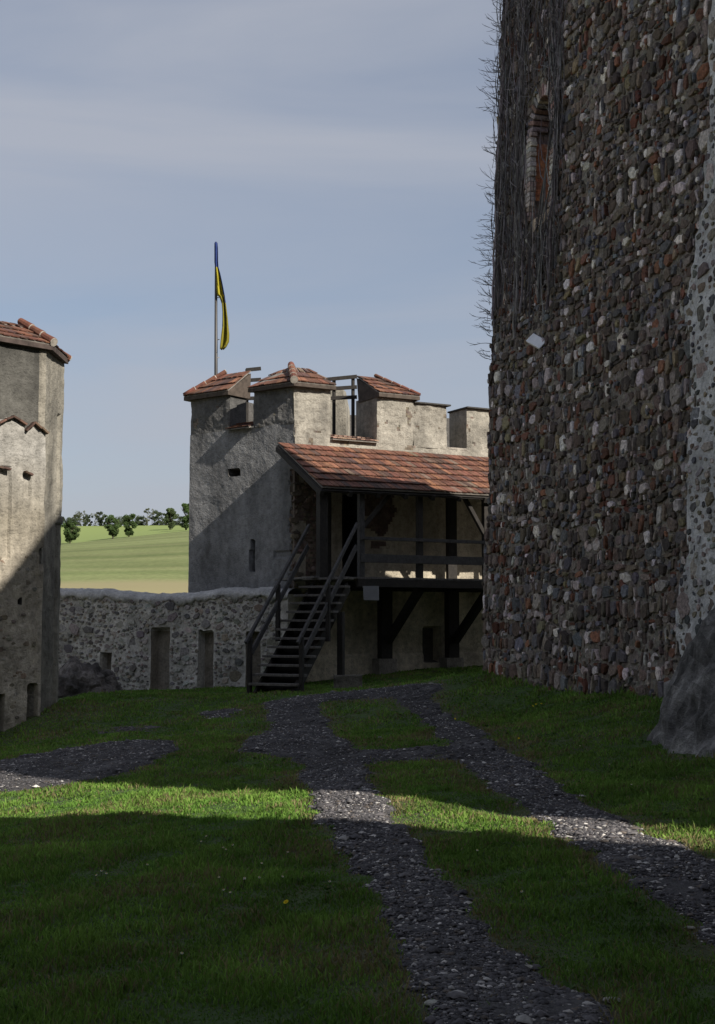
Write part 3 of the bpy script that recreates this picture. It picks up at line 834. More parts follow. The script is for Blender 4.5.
# ================================================================== LEFT TOWER
Kc = zp(at(46, 345, 24.5), 0); K0 = zp(at(0, 345, 23.85), 0); K2 = zp(at(64.5, 365, 25.7), 0)
eL = (Kc-K0).normalized(); nL = Vector((eL.y, -eL.x, 0)); nL = -nL if nL.x < 0 else nL
O_L = K0 - eL*2.6; LL = (Kc-O_L).length
def hL(px, py): return hitv(px, py, Kc, nL)
def uL(px, py=500): return (hL(px, py)-O_L).dot(eL)
zTL = hL(40, 344).z
lt_ = thing('ruined_tower', 'tall plastered tower at the left edge with tiled cap and walled-up gabled merlons', 'tower', (Kc.x-.5, Kc.y, 0))
profL = [(uL(-30,430), hL(-30,428).z), (uL(10,418), hL(10,417).z), (uL(23.5,424), hL(23.5,424).z), (uL(23.6,431), hL(23.6,431).z), (uL(32,425), hL(32,423).z), (uL(45,434), hL(45,434).z)]
pxs = [p[0] for p in profL]; pzs = [p[1] for p in profL]
holesL = [(uL(27.5,700), uL(35,700), -1, hL(30,684).z), (uL(-8,700), uL(2,700), -1, hL(0,694).z), (uL(38,556), uL(43,556), hL(40,563).z, hL(40,549).z), (uL(18,600), uL(20,600), hL(19,604).z, hL(19,598).z)]
recL = [(uL(21.5,500), uL(29,500), hL(25,498).z, hL(25,473).z), (uL(-3,500), uL(8,500), hL(5,560).z, hL(5,468).z)]
def dL(u, z):
    d = .02*tri_n((u*1.4, 21, z*1.4)) + .012*tri_n((u*6, 25, z*6))
    for r in holesL:
        if inr(u, z, r): return -.3
    if u < pxs[-1] and z < np.interp(u, pxs, pzs):
        d += .055 + .02*tri_n((u*3, 31, z*3))
        for r in recL:
            if inr(u, z, r): d -= .045
    if u > LL-.12: d += .02
    return d
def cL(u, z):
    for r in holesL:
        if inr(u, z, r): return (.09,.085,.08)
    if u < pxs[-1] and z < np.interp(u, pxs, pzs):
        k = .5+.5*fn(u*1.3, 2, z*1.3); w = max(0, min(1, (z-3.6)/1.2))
        q_ = max(0, min(1, (3.4-z)/1.6)); lo = (.25+.16*q_,.225+.14*q_,.18+.12*q_); hi = (.30,.288,.265)  # tan rubble tone, lightened towards the foot to soften the shadow there
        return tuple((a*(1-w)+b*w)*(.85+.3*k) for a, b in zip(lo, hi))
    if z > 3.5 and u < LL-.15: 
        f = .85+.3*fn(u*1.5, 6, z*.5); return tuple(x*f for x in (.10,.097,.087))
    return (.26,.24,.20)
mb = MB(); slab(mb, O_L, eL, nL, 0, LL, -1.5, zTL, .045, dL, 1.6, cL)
eS = (K2-Kc).normalized(); nS = Vector((eS.y, -eS.x, 0)); nS = -nS if nS.x < 0 else nS
SL = (K2-Kc).length
def dS(u, z):
    d = .02*tri_n((u*1.4, 41, z*1.4)) + .01*tri_n((u*6, 45, z*6))
    if .85 < u < 1.02 and z < zTL-1.2: d -= .05
    if .8 < u < 1.3 and 3.6 < z < 3.75: d += .05
    return d
slab(mb, Kc, eS, nS, 0.0, SL, -1.5, zTL-.02, .05, dS, 1.6, lambda u, z: tuple(x*(.9+.25*fn(u*3, 3, z*1.2)) for x in (.26,.243,.205)))
for i in range(180):
    z = random.uniform(-.6, 3.2)*random.uniform(.5,1); u = random.uniform(.3, LL-.1)
    if any(inr(u, z, r, .12) for r in holesL): continue
    s = random.uniform(.05,.16)
    stone(mb, O_L, eL, nL, u, z, s, s*.7, .012, jit(random.choice([(.2,.17,.13),(.26,.2,.15),(.14,.12,.1),(.3,.28,.24)]), .2), base=.055)
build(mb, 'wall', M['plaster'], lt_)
mb = MB()
for (xa, ya, xb, yb) in ((-30,437,10,417),(10,417,24,425),(23.5,431,32,423),(32,423,45.5,434),(-6,466,8,470),(22.5,472,30,475)):
    a = hL(xa, ya)+nL*.08; c_ = hL(xb, yb)+nL*.08; mb = MB(); nn_ = max(2, int((c_-a).length/.13))
    for k_ in range(nn_):
        p_ = a.lerp(c_, k_/nn_)+UPZ*random.uniform(-.012,.012); q_ = a.lerp(c_, (k_+.97)/nn_)+UPZ*random.uniform(-.012,.012); mb.beam(p_, q_, .12, .035, col=jit((.10,.06,.045), .4))
    build(mb, 'merlon_capping', M['tile'], lt_)
mb = MB()
eC = hitv(50, 344, Kc+nL*.15, nL); ezL = eC.z
e_l = zp(O_L+nL*.12, ezL+.03); e_c = zp(Kc+nL*.12+eL*.08, ezL)
apx = zp(Kc - nL*.75 - eL*.15, hL(28, 316).z)
apl = zp(O_L - nL*.75, apx.z)
tiles(mb, e_l, e_c, apx, apl, 4, .17, topgap=.06)
e_s = zp(K2+nS*.07+eS*.03, ezL-.02); e_s2 = zp(K2+nS*(-.4)+eS*.05, ezL+.30)
tiles(mb, e_c, e_s, e_s2, apx, 4, .17)
ridge(mb, apx+UPZ*.07, e_c+UPZ*.06, .085, .3)
ridge(mb, apx.lerp(e_s2,.3)+UPZ*.02, e_s+UPZ*.02, .07, .3)
mb.hexa([e_l-UPZ*.1, e_c-UPZ*.1, e_s-UPZ*.1, zp(O_L-nL*1.2, ezL-.1), e_l-UPZ*.012, e_c-UPZ*.012, e_s-UPZ*.012, zp(O_L-nL*1.2, ezL-.055)], (.06,.045,.04))
build(mb, 'roof', M['tile'], lt_)

# ================================================================== KEEP (right) and its mortared wing
k1 = at(481, 600, 24.0); k2 = at(690, 600, 17.0)
K1 = Vector((k1.x, k1.y, 0)); eK = Vector((k2.x-k1.x, k2.y-k1.y, 0)).normalized(); nK = Vector((eK.y, -eK.x, 0)); nK = -nK if nK.x > 0 else nK
LEAN = .042
# plane leaning back
nKl = (nK + Vector((0,0,LEAN))).normalized()
def hK(px, py): return hitv(px, py, K1, nKl)
def uK(px, py): return (hK(px, py)-K1).dot(eK)
keep_t = thing('castle_keep', 'huge dark rubble stone keep filling the right side with a small arched window', 'tower', (K1.x+3, K1.y-1, .4))
ULK = uK(700, 600)+.6; ZK = 15.0
wc = [(hK(x, y)) for x, y in ((541,97),(541,220))]
wu0, wu1 = uK(533.5, 165), uK(553, 165); wz1 = hK(541,98).z; wz0 = hK(541,218).z; wuc = (wu0+wu1)/2; wr = (wu1-wu0)/2
print('window', wu0, wu1, wz0, wz1, 'keep len', ULK)
def in_win(u, z, g=0):
    if abs(u-wuc) > wr+g: return False
    if z < wz0-g: return False
    zs = wz1-wr*1.3
    if z < zs: return True
    return ((u-wuc)/(wr+g))**2 + ((z-zs)/(wr*1.3+g))**2 < 1
def dK(u, z):
    if in_win(u, z): return -.55
    return .05*tri_n((u*.6, 51, z*.6)) + .022*tri_n((u*6, 55, z*6)) + .014
def cK(u, z):
    if in_win(u, z, .12):
        r_ = (z-wz0)/(wz1-wz0); return jit((.46,.21,.12) if .2 < r_ < .68 and fn(u*3, 5, z*2.5) > -.4 else (.20,.17,.155), .3)
    return jit((.20,.178,.155), .2)
mb = MB(); slab(mb, K1, eK, nK, -.02, ULK, -1.0, ZK, .07, dK, .8, cK, lean=LEAN)
# body behind the facing and upper storeys (out of the picture, but they cast the shade)
deep = -nK*9
A_ = K1 + eK*.1 - nK*.75
B_ = K1 + eK*ULK - nK*.75
Q1 = Vector((3.9, 24.4, 0)); Q2 = Q1 + Vector((.722,-.692,0))*7; deep = Vector((5,1.4,0))
mb.prism([zp(A_,-1), zp(B_,-1), zp(B_+deep,-1), zp(Q2,-1), zp(Q1,-1)], Vector((.3,-.1,23)), (.12,.1,.09))
mb.prism([zp(Q1+Vector((-.3,-.4,0)),-1), Vector((5.4,21.5,-1)), Vector((8.6,22.3,-1)), Vector((6.4,25.2,-1)), Vector((4.0,24.55,-1))], (0,0,10.4), (.12,.1,.09))
mb.prism([Vector((6.32,22.5,-1)), Vector((7.9,22.5,-1)), Vector((7.9,25.25,-1)), Vector((6.32,25.25,-1))], (0,0,10.0), (.12,.1,.09))  # this block and the next added unseen to shade the lower gallery wall
mb.prism([Vector((6.5,22.4,-1)), Vector((24,20,-1)), Vector((24,25,-1)), Vector((6.3,25.0,-1))], (0,0,10.0), (.12,.1,.09))
build(mb, 'wall', M['rubble'], keep_t)
PAL = [((0.081, 0.067, 0.059), 22), ((0.132, 0.104, 0.086), 22), ((0.192, 0.151, 0.121), 14), ((0.121, 0.115, 0.124), 12), ((0.262, 0.222, 0.197), 9), ((0.172, 0.084, 0.059), 5), ((0.403, 0.358, 0.337), 11), ((0.665, 0.603, 0.574), 7), ((0.242, 0.113, 0.072), 3), ((0.242, 0.199, 0.126), 4), ((0.181, 0.184, 0.207), 6)]
PC = [p for p, w in PAL for _ in range(w)]
mb = MB()
z = -.6; row = 0
while z < ZK-.1:
    h = random.choice((.10,.14,.18,.22,.26,.30))*random.uniform(.9,1.1); u = random.uniform(-.05,.1)
    while u < ULK:
        w = random.choice((.05,.08,.11,.14,.17,.22,.30))*random.uniform(.85,1.2)
        uc, zc = u+w/2, z+h/2+random.uniform(-.02,.02)
        wob = .09*math.sin(uc*.9+z*.3)+.05*math.sin(uc*2.7+1)
        if not in_win(uc, zc+wob, .16):
            hh = h*random.choice((.7,.85,1.0,1.0,1.1))*random.uniform(.92,1.05)
            big = random.random()
            col = jit(random.choice(PC), .25)
            red = fn(uc*.7, 77, zc*.7)
            if red > .35 and big < .25: col = jit((.12,.05,.033), .35)
            stone(mb, K1, eK, nK, uc, zc+wob, w*.97, hh, random.uniform(.042,.085), col, lean=LEAN, base=.05*tri_n((uc*.6, 51, zc*.6))-.01-.05*max(0,fn(uc*1.1,88,zc*1.1)), rot=random.uniform(-.28,.28), k=random.choice((5,6,7,8)))
            if hh < h*.85:
                stone(mb, K1, eK, nK, uc, zc+wob+h*.5, w*.8, .05, random.uniform(.02,.05), jit((.13,.06,.04) if random.random() < .4 else (.08,.07,.06), .3), lean=LEAN, base=.05*tri_n((uc*.6,51,zc*.6))-.01)
        u += w+random.uniform(.0,.018)
    z += h+random.uniform(.0,.012); row += 1
for i in range(5200):
    uc = random.uniform(-.02, ULK); zc = random.uniform(-.5, ZK-.2)
    if in_win(uc, zc, .16): continue
    stone(mb, K1, eK, nK, uc, zc, random.uniform(.03,.10), random.uniform(.04,.15), random.uniform(.02,.07), jit(random.choice(PC), .3), lean=LEAN, base=.05*tri_n((uc*.6, 51, zc*.6)), rot=random.uniform(-.6,.6), k=5)
# return face at the far left edge
eR = Vector((-nK.x, -nK.y, 0))
nR = -eK
z = -.5
while z < ZK-.1:
    h = random.uniform(.15,.28)
    for k in range(4):
        w = random.uniform(.2,.38)
        stone(mb, K1 , eR, nR, .16+k*.33, z+h/2, w, h*.92, random.uniform(.02,.06), jit(random.choice(PC), .25), base=.0, rot=random.uniform(-.1,.1)) if False else None
    z += h
build(mb, 'stone_facing', M['rubble'], keep_t)
# window surround : brick voussoirs + stone sill with sunlight put into its bright colour
mb = MB()
zs = wz1-wr*1.3
KP = lambda u, z, o: K1 + eK*u + UPZ*z + nK*(o-LEAN*z)
for s in (-1, 1):
    z = wz0+.05
    while z < zs-.03:
        c = jit((.46,.36,.32) if random.random() < .4 else (.60,.56,.53), .22)
        mb.box(KP(wuc+s*(wr+.09), z+.045, .01), eK*random.uniform(.08,.13), nK*.06, UPZ*.038, c); z += .092
n = 15
for i in range(n):
    a = math.pi*(i+.5)/n; cx, sz = math.cos(a), math.sin(a)
    c = jit((.30,.20,.17) if random.random() < .5 else (.42,.37,.35), .3)
    rad = (eK*cx + UPZ*sz*1.1).normalized(); tan = nK.cross(rad)
    mb.box(KP(wuc+cx*(wr+.08), zs+sz*(wr*1.3+.08), -.1), rad*.12, tan*.036, nK*.15, c)
build(mb, 'window_surround', M['rubble'], keep_t, bevel=.006)
mb = MB()
q = [KP(wuc-wr, wz0-.18, .02), KP(wuc+wr, wz0-.10, .02), KP(wuc+wr, wz0+.02, -.5), KP(wuc-wr, wz0+.02, -.5), KP(wuc-wr, wz0+.05, .02), KP(wuc+wr, wz0+.06, .02), KP(wuc+wr, wz0+.42, -.5), KP(wuc-wr, wz0+.42, -.5)]
mb.hexa(q, (.78,.62,.46)); build(mb, 'window_sill', M['plaster'], keep_t)

# wing : pale mortar with dark stones, runs towards the viewer beyond the frame
wing = thing('mortared_building', 'pale mortared rubble building at the right edge, in front of the keep', 'building', (K1+eK*10)[:])
ledge = [(0,714),(60,712),(130,708),(200,703),(260,697),(310,688),(350,692),(400,689),(450,693),(500,690),(550,692),(590,682),(640,679),(660,683)]
lz = [hK(x, y).z for y, x in ledge][::-1]; lu = [uK(x, y) for y, x in ledge][::-1]
def uleft(z): return float(np.interp(z, lz, lu)) + .12*fn(0, 9, z, .9) + .08 + .07*fn(0, 3, z, 2.3) + .04*fn(0, 6, z, 7)
UWE = (Vector((8.04, 4.1, 0))-K1).dot(eK)
print('wing far end', UWE)
mb = MB()
def dM(u, z): return .11 + .05*tri_n((u*1.0, 61, z*1.0)) + .02*tri_n((u*5, 65, z*5))
u0w = ULK-1.35
U1W = ULK+2.2
slab(mb, K1, eK, nK, u0w, U1W, -1.0, 14.4, .06, dM, .6, lambda u, z: tuple(x*(1+.25*fn(u,1,z)) for x in (.60,.60,.60)), lean=LEAN)
# cut to the ragged boundary: slide columns left of it
nv_ = []
for p in mb.v:
    P = Vector(p); u = (P-K1).dot(eK); z = P.z; ul_ = uleft(z)
    if u < ul_: P = P + eK*(ul_-u); 
    elif u < ul_+.15: pass
    if u <= ul_+.02: P = P - nK*.16
    nv_.append(tuple(P))
mb.v = nv_
slab(mb, K1, eK, nK, U1W, UWE, -1.0, 14.4, .5, lambda u, z: .11+.03*tri_n((u,61,z)), .6, lambda u, z: (.3,.3,.3), lean=LEAN)
A_ = K1+eK*(ULK+.2)-nK*.4; B_ = K1+eK*(UWE-.02)-nK*.4
mb.prism([zp(A_,-1), zp(B_,-1), zp(B_-nK*5,-1), zp(A_-nK*4.5,-1)], (0,0,15.4), (.2,.2,.2))
build(mb, 'wall', M['mortar'], wing)
mb = MB(); pts = []; tries = 0
while len(pts) < 2000 and tries < 60000:
    tries += 1
    z = random.uniform(.2, 11.5); u = random.uniform(uleft(z)+.1, U1W)
    s = random.choice((.08,.12,.2,.28,.34,.4))*random.uniform(.8,1.15)
    if u-s*.5 < uleft(z)+.03: continue
    if any(abs(u-a) < (s+b)*.44 and abs(z-c) < (s+b)*.38 for a, c, b in pts): continue
    pts.append((u, z, s))
    c = random.choice([(.09,.085,.08),(.06,.06,.065),(.15,.13,.10),(.2,.18,.16),(.12,.10,.085),(.24,.23,.22)])
    stone(mb, K1, eK, nK, u, z, s*random.uniform(.8,1.1), s*random.uniform(.55,1.15), random.uniform(-.0,.03), jit(tuple(q*1.5 for q in c), .3), lean=LEAN, base=dM(u, z)-.006, rot=random.uniform(-.5,.5), k=random.choice((5,6,7)))
build(mb, 'stone_facing', M['rubble'], wing)

# a house behind the viewer: its shadow covers the foreground lawn
hb = thing('courtyard_house', 'plain plastered house behind the viewer whose shadow falls on the lawn', 'house', (9, -6, 0))
mb = MB()
hp = [(3.5,.7),(7.06,3.0),(13,-1.6),(13,-15),(3.5,-15)]
mb.prism([Vector((x,y,-1)) for x, y in hp], (0,0,11), (.34,.31,.26)); build(mb, 'wall', M['plaster'], hb)
mb = MB(); mb.hexa([Vector((3.6,.2,10)),Vector((12.9,-1.8,10)),Vector((12.9,-15,10)),Vector((3.6,-15,10)),Vector((8,-4,12)),Vector((8.5,-4,12)),Vector((8.5,-11,12)),Vector((8,-11,12))], (.2,.08,.05)); build(mb, 'roof', M['tile'], hb)

# unseen blocks added behind and beside the viewer to hold skylight off the courtyard
for nm, lb, loc, poly, h in (('sky_blocker', 'long unseen plastered block added behind the viewer to cut skylight on the courtyard', (-3, -14, 0), [(-22,-22),(3.2,-22),(3.2,-9),(-9,-9),(-9,3),(-22,3)], 15),
                             ('sky_blocker', 'tall unseen plastered block added right of the viewer beyond the house to cut skylight', (20, -12, 0), [(19,-26),(38,-26),(38,2),(19,-3)], 13.5)):
    cr = thing(nm, lb, 'building', loc); mb = MB(); mb.prism([Vector((x,y,-1)) for x, y in poly], (0,0,h+1), (.16,.15,.13)); build(mb, 'wall', M['plaster'], cr)
# floodlight on the keep
fc = KP(uK(541,341), hK(541,341).z, .28)
fld = thing('floodlight', 'small white floodlight fixed to the dark keep wall below the vines', 'lamp', fc)
mb = MB()
hd = (ray(0,0)*0 + Vector((-.35,-.75,.45))).normalized(); sx = hd.cross(UPZ).normalized(); sy = sx.cross(hd)
c45 = (sx*.8+sy*.6).normalized(); s45 = hd.cross(c45).normalized()
cen = at(537, 342.5, fc.y)
mb.hexa([cen-c45*.15-s45*.09-hd*.02, cen+c45*.15-s45*.09-hd*.02, cen+c45*.15+s45*.09-hd*.02, cen-c45*.15+s45*.09-hd*.02,
         cen-c45*.17-s45*.10+hd*.05, cen+c45*.17-s45*.10+hd*.05, cen+c45*.17+s45*.10+hd*.05, cen-c45*.17+s45*.10+hd*.05], (.85,.87,.92))
build(mb, 'lamp_head', M['metal'], fld, bevel=.01)
mb = MB(); mb.beam(at(541,341,fc.y), at(549,333,fc.y+.05), .05, .05, col=(.6,.62,.66)); mb.beam(at(549,333,fc.y+.05), KP(uK(549,333), hK(549,333).z, -.02), .05,.05, col=(.55,.56,.6))
build(mb, 'bracket', M['metal'], fld, bevel=.004)

# dry creeper on the keep
mb = MB()
def vcol(): return jit(random.choice([(.12,.11,.112),(.18,.168,.17),(.08,.07,.07),(.27,.255,.26)]), .25)
uedge = uK(568, 150)
for i in range(16):
    u = random.uniform(.02, uedge*.9); z = random.uniform(6.5, 7.6); path = []; zz = z
    while zz < 14.6:
        if in_win(u, zz, .2): u += .12*(1 if u > wuc else -1)
        path.append(KP(u, zz, .10)); zz += .3; u = min(max(u+random.uniform(-.09,.09), 0), uedge)
        if random.random() < .35:
            b0q = path[-1]; sg_ = random.choice((-1,1)); mb.tube([b0q, b0q+eK*sg_*.12+UPZ*.15+nK*.02, b0q+eK*sg_*.2+UPZ*.5+nK*.02, b0q+eK*sg_*.16+UPZ*.9], [.012,.01,.008,.004], 4, vcol(), cap=False)
    mb.tube(path, [random.uniform(.016,.03)*(1-.6*k_/len(path)) for k_ in range(len(path))], 5, vcol(), cap=False)
for i in range(150):
    u = random.uniform(.0, uedge)*random.uniform(.93,1); z = random.uniform(6.6, 9.0) if random.random() < .6 else random.uniform(9, 13)
    zend = min(ZK-.2, z+random.uniform(2.0, 6.0)); path = []; zz = z; uu = u; o = random.uniform(.07,.13)
    r = random.uniform(.003,.009)
    while zz < zend:
        if not in_win(uu, zz, .24 if random.random() < .8 else 0): path.append(KP(uu, zz, o+random.uniform(-.01,.02)))
        elif len(path) > 1: break
        else: path = []
        zz += random.uniform(.2,.4); uu = min(max(uu+random.uniform(-.09,.09), -.02), uedge)
    if len(path) > 2: mb.tube(path, r, 3, vcol(), cap=False)
for i in range(1700):       # short cross twigs
    u = random.uniform(0, uedge); z = random.uniform(7.2, 13.6) 
    if in_win(u, z, .12): continue
    if z < 8 and random.random() < .4: continue
    a = random.uniform(-1.4, 1.4); l = random.uniform(.12,.4); o = random.uniform(.08,.16)
    p = KP(u, z, o); d = eK*math.sin(a)*.7 + UPZ*math.cos(a)*random.choice((1,1,-.6)) + nK*random.uniform(-.1,.35)
    pts_ = [p, p+d*l*.5+eK*random.uniform(-.03,.03), p+d*l]
    mb.tube(pts_, [.005,.004,.0025], 3, vcol(), cap=False)
# sprigs sticking out past the edge
for y in [random.uniform(-20, 120) for _ in range(34)]+[random.uniform(120, 300) for _ in range(34)]+[random.uniform(205,245) for _ in range(6)]+[random.uniform(270, 360) for _ in range(24)]:
    z = hK(502, y).z if y > -20 else 13.5
    L_ = random.uniform(.12,.42); p = KP(0.0, z, random.uniform(-.05,.08)); d = Vector((-1, random.uniform(-.3,.3), random.uniform(-.15,.9))).normalized()
    pth = [p]; 
    for s in range(4):
        d = (d + Vector((random.uniform(-.2,.1), 0, random.uniform(-.25,.3)))).normalized(); pth.append(pth[-1]+d*L_/4)
    mb.tube(pth, [.008,.006,.005,.004,.003], 3, vcol(), cap=False)
    for s in (1, 2, 3):
        d2 = (d+Vector((random.uniform(-.6,.2), 0, random.uniform(-.9,.9)))).normalized()
        mb.tube([pth[s], pth[s]+d2*L_*.25, pth[s]+d2*L_*.4+UPZ*.02], [.005,.004,.0025], 3, vcol(), cap=False)
vo = build(mb, 'climbing_vine', M['twig'])
tag(vo, 'leafless creeper stems covering the upper left edge of the dark keep', 'vine')

ORD = 'first second third fourth fifth sixth seventh eighth ninth tenth eleventh twelfth thirteenth fourteenth fifteenth sixteenth seventeenth eighteenth nineteenth twentieth'.split()
ORD += ['twenty-'+o for o in ORD[:9]] + ['thirtieth']
# ================================================================== ROCKS
def rock(name, label, c, sx_, sy_, sz_, seed, taper=.3, amp=.16, col=(.12,.115,.12), sub=5):
    bm = bmesh.new(); bmesh.ops.create_icosphere(bm, subdivisions=sub, radius=1)
    vs = []; fs = [[v.index for v in f.verts] for f in bm.faces]
    for v in bm.verts:
        p = v.co.copy(); n_ = p.normalized()
        q = p*1.3+Vector((seed,0,0))
        hf = .028*mnoise.fractal(q*11, .9, 2.1, 4) - .05*max(0, mnoise.noise(q*6)-.15)
        d = amp*mnoise.fractal(q, 1.0, 2.1, 5) + amp*.5*abs(mnoise.noise(q*2.2)) + .07*mnoise.fractal(q*4, .8, 2.1, 6) - .06*abs(mnoise.noise(q*3.3))
        p = p*(1+d+hf)
        p += n_*.05*mnoise.cell(q*3.1)*(1 if sub < 6 else .4)
        k = 1-taper*max(0, p.z)
        vs.append(Vector((c[0]+p.x*sx_*k, c[1]+p.y*sy_*k, c[2]+p.z*sz_)))
    bm.free()
    mb = MB(); mb.add(vs, fs, col)
    for i_, f_ in enumerate(fs):
        v_ = vs[f_[0]]; k_ = 1+.9*mnoise.fractal(v_*2.2, .9, 2.2, 6); k_ += 1.1*max(0, mnoise.noise(v_*7+Vector((3,1,0)))-.35)
        mb.c[i_] = tuple(max(.02, x_*k_) for x_ in col)
    o = build(mb, name, M['rock'], None, smooth=sub < 0)
    tag(o, label, 'rock'); return o
rock('boulder', 'massive grey rock outcrop at the right edge against the building wall', (5.25, 15.0, -.2), 2.0, 1.5, 3.3, 3.3, .62, .16, (.235,.228,.222), 6)
pr = at(84, 697, 28.3)
rock('rock_outcrop', 'dark low rock heap between the left tower and the rubble wall', (pr.x-.1, pr.y+.3, .1), .95, .75, .72, 9.1, .35, .35, (.19,.17,.16), 5)

# rubble and dandelion tufts along the foot of the keep
# ================================================================== TREES
def tree(name, label, px, ybase, ytop, wpx, Y, seed, group=None, col=(.045,.075,.022), nleaf=4200, trunk=True, cat='tree'):
    rs = random.Random(seed)
    x = at(px, ybase, Y).x; zb = hz(x, Y)-.1; sc = Y/F; h = (ybase-ytop)*sc; wd = wpx*sc/2*.80
    t_ = thing(name, label, cat, (x, Y, zb), group)
    mb = MB()
    if trunk:
        top = Vector((x+rs.uniform(-.2,.2), Y, zb+h*.55)); mb.tube([Vector((x,Y,zb-.3)), Vector((x+.05,Y,zb+h*.25)), top], [h*.035, h*.028, h*.016], 7, (.05,.04,.03))
        for i in range(7):
            a = rs.uniform(0, 6.28); st = Vector((x, Y, zb+h*rs.uniform(.22,.5)))
            mb.tube([st, st+Vector((math.cos(a)*wd*.4, math.sin(a)*wd*.4, h*.18)), st+Vector((math.cos(a)*wd*.75, math.sin(a)*wd*.75, h*.32))], [h*.014, h*.009, h*.004], 5, (.05,.04,.03))
    else: mb.tube([Vector((x,Y,zb-.3)), Vector((x,Y,zb+h*.6))], [.09,.04], 5, (.05,.04,.03))
    build(mb, 'trunk', M['bark'], t_)
    clumps = []
    nc = 34 if trunk else 16
    for i in range(nc):
        a = rs.uniform(0, 6.28); r = wd*rs.uniform(.15,.8); zz = rs.uniform(.14 if trunk else .0, .90)
        r *= math.sqrt(max(.3, 1-((zz-.62)/.42)**2))
        clumps.append((Vector((x+math.cos(a)*r, Y+math.sin(a)*r, zb+h*zz)), wd*rs.uniform(.16,.40), rs.uniform(.6,1.45)))
    V = []; Fc = []; Cc = []
    for i in range(nleaf):
        c, r, br = clumps[rs.randrange(len(clumps))]
        d = Vector((rs.gauss(0,1), rs.gauss(0,1), rs.gauss(0,1))).normalized()*r*rs.uniform(.5,1.08)
        p = c + Vector((d.x, d.y, d.z*.8)); s = rs.uniform(.08,.17)*h/6+.05
        a = Vector((rs.uniform(-1,1), rs.uniform(-1,1), rs.uniform(-1,1))).normalized(); b_ = a.orthogonal().normalized()
        k = len(V); V += [p-a*s, p-b_*s*.7, p+a*s, p+b_*s*.7]; Fc.append((k,k+1,k+2,k+3)); f = br*rs.uniform(.7,1.3); Cc.append(tuple(q*f for q in col))
    mkobj('crown', V, Fc, Cc, M['leaf'], t_)
tree('broadleaf_tree', 'dark round tree on the field edge, leftmost beside the left tower', 70, 537, 512, 26, 262, 1)
tree('broadleaf_tree', 'dense dark tree in the middle of the field edge, left of a pair', 113, 531, 506, 21, 262, 2)
tree('broadleaf_tree', 'dense dark tree in the middle of the field edge, right of a pair', 129, 531, 506, 21, 264, 3)
tree('broadleaf_tree', 'grey-green round tree on the skyline left of the tall dark tree by the tower', 170, 530, 507, 17, 300, 4, col=(.06,.085,.035))
tree('broadleaf_tree', 'tall dark tree on the skyline directly beside the centre tower', 186, 531, 502, 20, 280, 5)
gl = 'trees and bushes of the hedge along the skyline'
rr_ = random.Random(5)
for i, px in enumerate([66, 71, 76, 80, 85, 90, 95, 100, 105, 110, 119, 124, 137, 142, 147, 152, 157, 162, 167, 173, 178]):
    top = rr_.uniform(512, 519) if px not in (80, 147, 152) else rr_.uniform(508, 511)
    thin = px in (80, 147, 152, 95)
    tree('hedge_tree', ('sparse thin' if thin else 'grey-green bushy')+' tree of the skyline hedge, '+(ORD+['thirty-first'])[i]+' from the left', px, 528.5, top, rr_.uniform(10, 18), 332+rr_.uniform(-6, 6), 20+i, gl,
         col=(.05,.068,.034) if not thin else (.09,.10,.06), nleaf=1700 if not thin else 450, trunk=False)

# ================================================================== GRASS AND PEBBLES
def scatter(n, y0, y1, marg=1.0):
    y = RNG.uniform(y0, y1, n); hw_ = .275*y + marg
    x = RNG.uniform(-1, 1, n)*(.275*y1+marg); k = np.abs(x) < hw_
    return x[k], y[k]
zones = [(4.2, 7.0, 5200), (7.0, 10.0, 4200), (10, 14, 3000), (14, 20, 1700), (20, 33.5, 800)]
bx, by = [], []
for y0, y1, den in zones:
    n = int(den*(y1-y0)*2*(.275*y1+1.0)); x, y = scatter(n, y0, y1); bx.append(x); by.append(y)
bx = np.concatenate(bx); by = np.concatenate(by)
mval = samp(GMn, bx, by); dval = samp(DR, bx, by); hv = samp(nzh, bx, by)
keepp = (mval < .5 + RNG.normal(0, .07, len(bx))) & (RNG.random(len(bx)) > .28*dval) & ~((mval > .25) & (RNG.random(len(bx)) < .35))
stray = (mval > .5) & (RNG.random(len(bx)) < .012)
def behind_any(x, y):
    # under buildings
    bad = np.zeros(x.shape, bool)
    q = (x-K1.x)*nK.x + (y-K1.y)*nK.y; bad |= (q < -.02) & (y < 24.2)
    q = (x-Pl.x)*nw.x + (y-Pl.y)*nw.y; bad |= (q < -.02) & (x < -1.9)
    q = (x-C0.x)*NB.x + (y-C0.y)*NB.y; bad |= (q < -.02) & (x > -1.9)
    q = (x-Kc.x)*nL.x + (y-Kc.y)*nL.y; bad |= (q < .02) & (x < Kc.x+.05)
    return bad
ok = (keepp | stray) & ~behind_any(bx, by)
bx, by, dval, hv = bx[ok], by[ok], dval[ok], hv[ok]
n = len(bx); print('blades', n)
bz = gz(bx, by)
nzm = blur(RNG.random(XX.shape), 12); nzm = (nzm-nzm.mean())/nzm.std(); mm_ = samp(nzm, bx, by)
tall = np.clip(1 + .3*samp(nzg, bx, by) + .24*mm_ + .15*hv, .3, 2.6)
wall_near = np.clip(1-((bx-K1.x)*nK.x+(by-K1.y)*nK.y)/.7, 0, 1)*(by < 24)
H = RNG.uniform(.022, .052, n)*tall*(1+.9*wall_near)*(1-.35*dval)
H *= np.where(RNG.random(n) < .04, 1.7, 1)
Wd = (.0016 + .00042*by)*RNG.uniform(.7, 1.3, n)
az = RNG.uniform(0, 2*np.pi, n); ln = RNG.uniform(.1, .95, n)*H
dx, dy = np.cos(az), np.sin(az); sa = RNG.uniform(0, 2*np.pi, n); wx, wy = np.cos(sa)*Wd, np.sin(sa)*Wd
B = np.stack([bx, by, bz-.004], 1); side = np.stack([wx, wy, np.zeros(n)], 1)
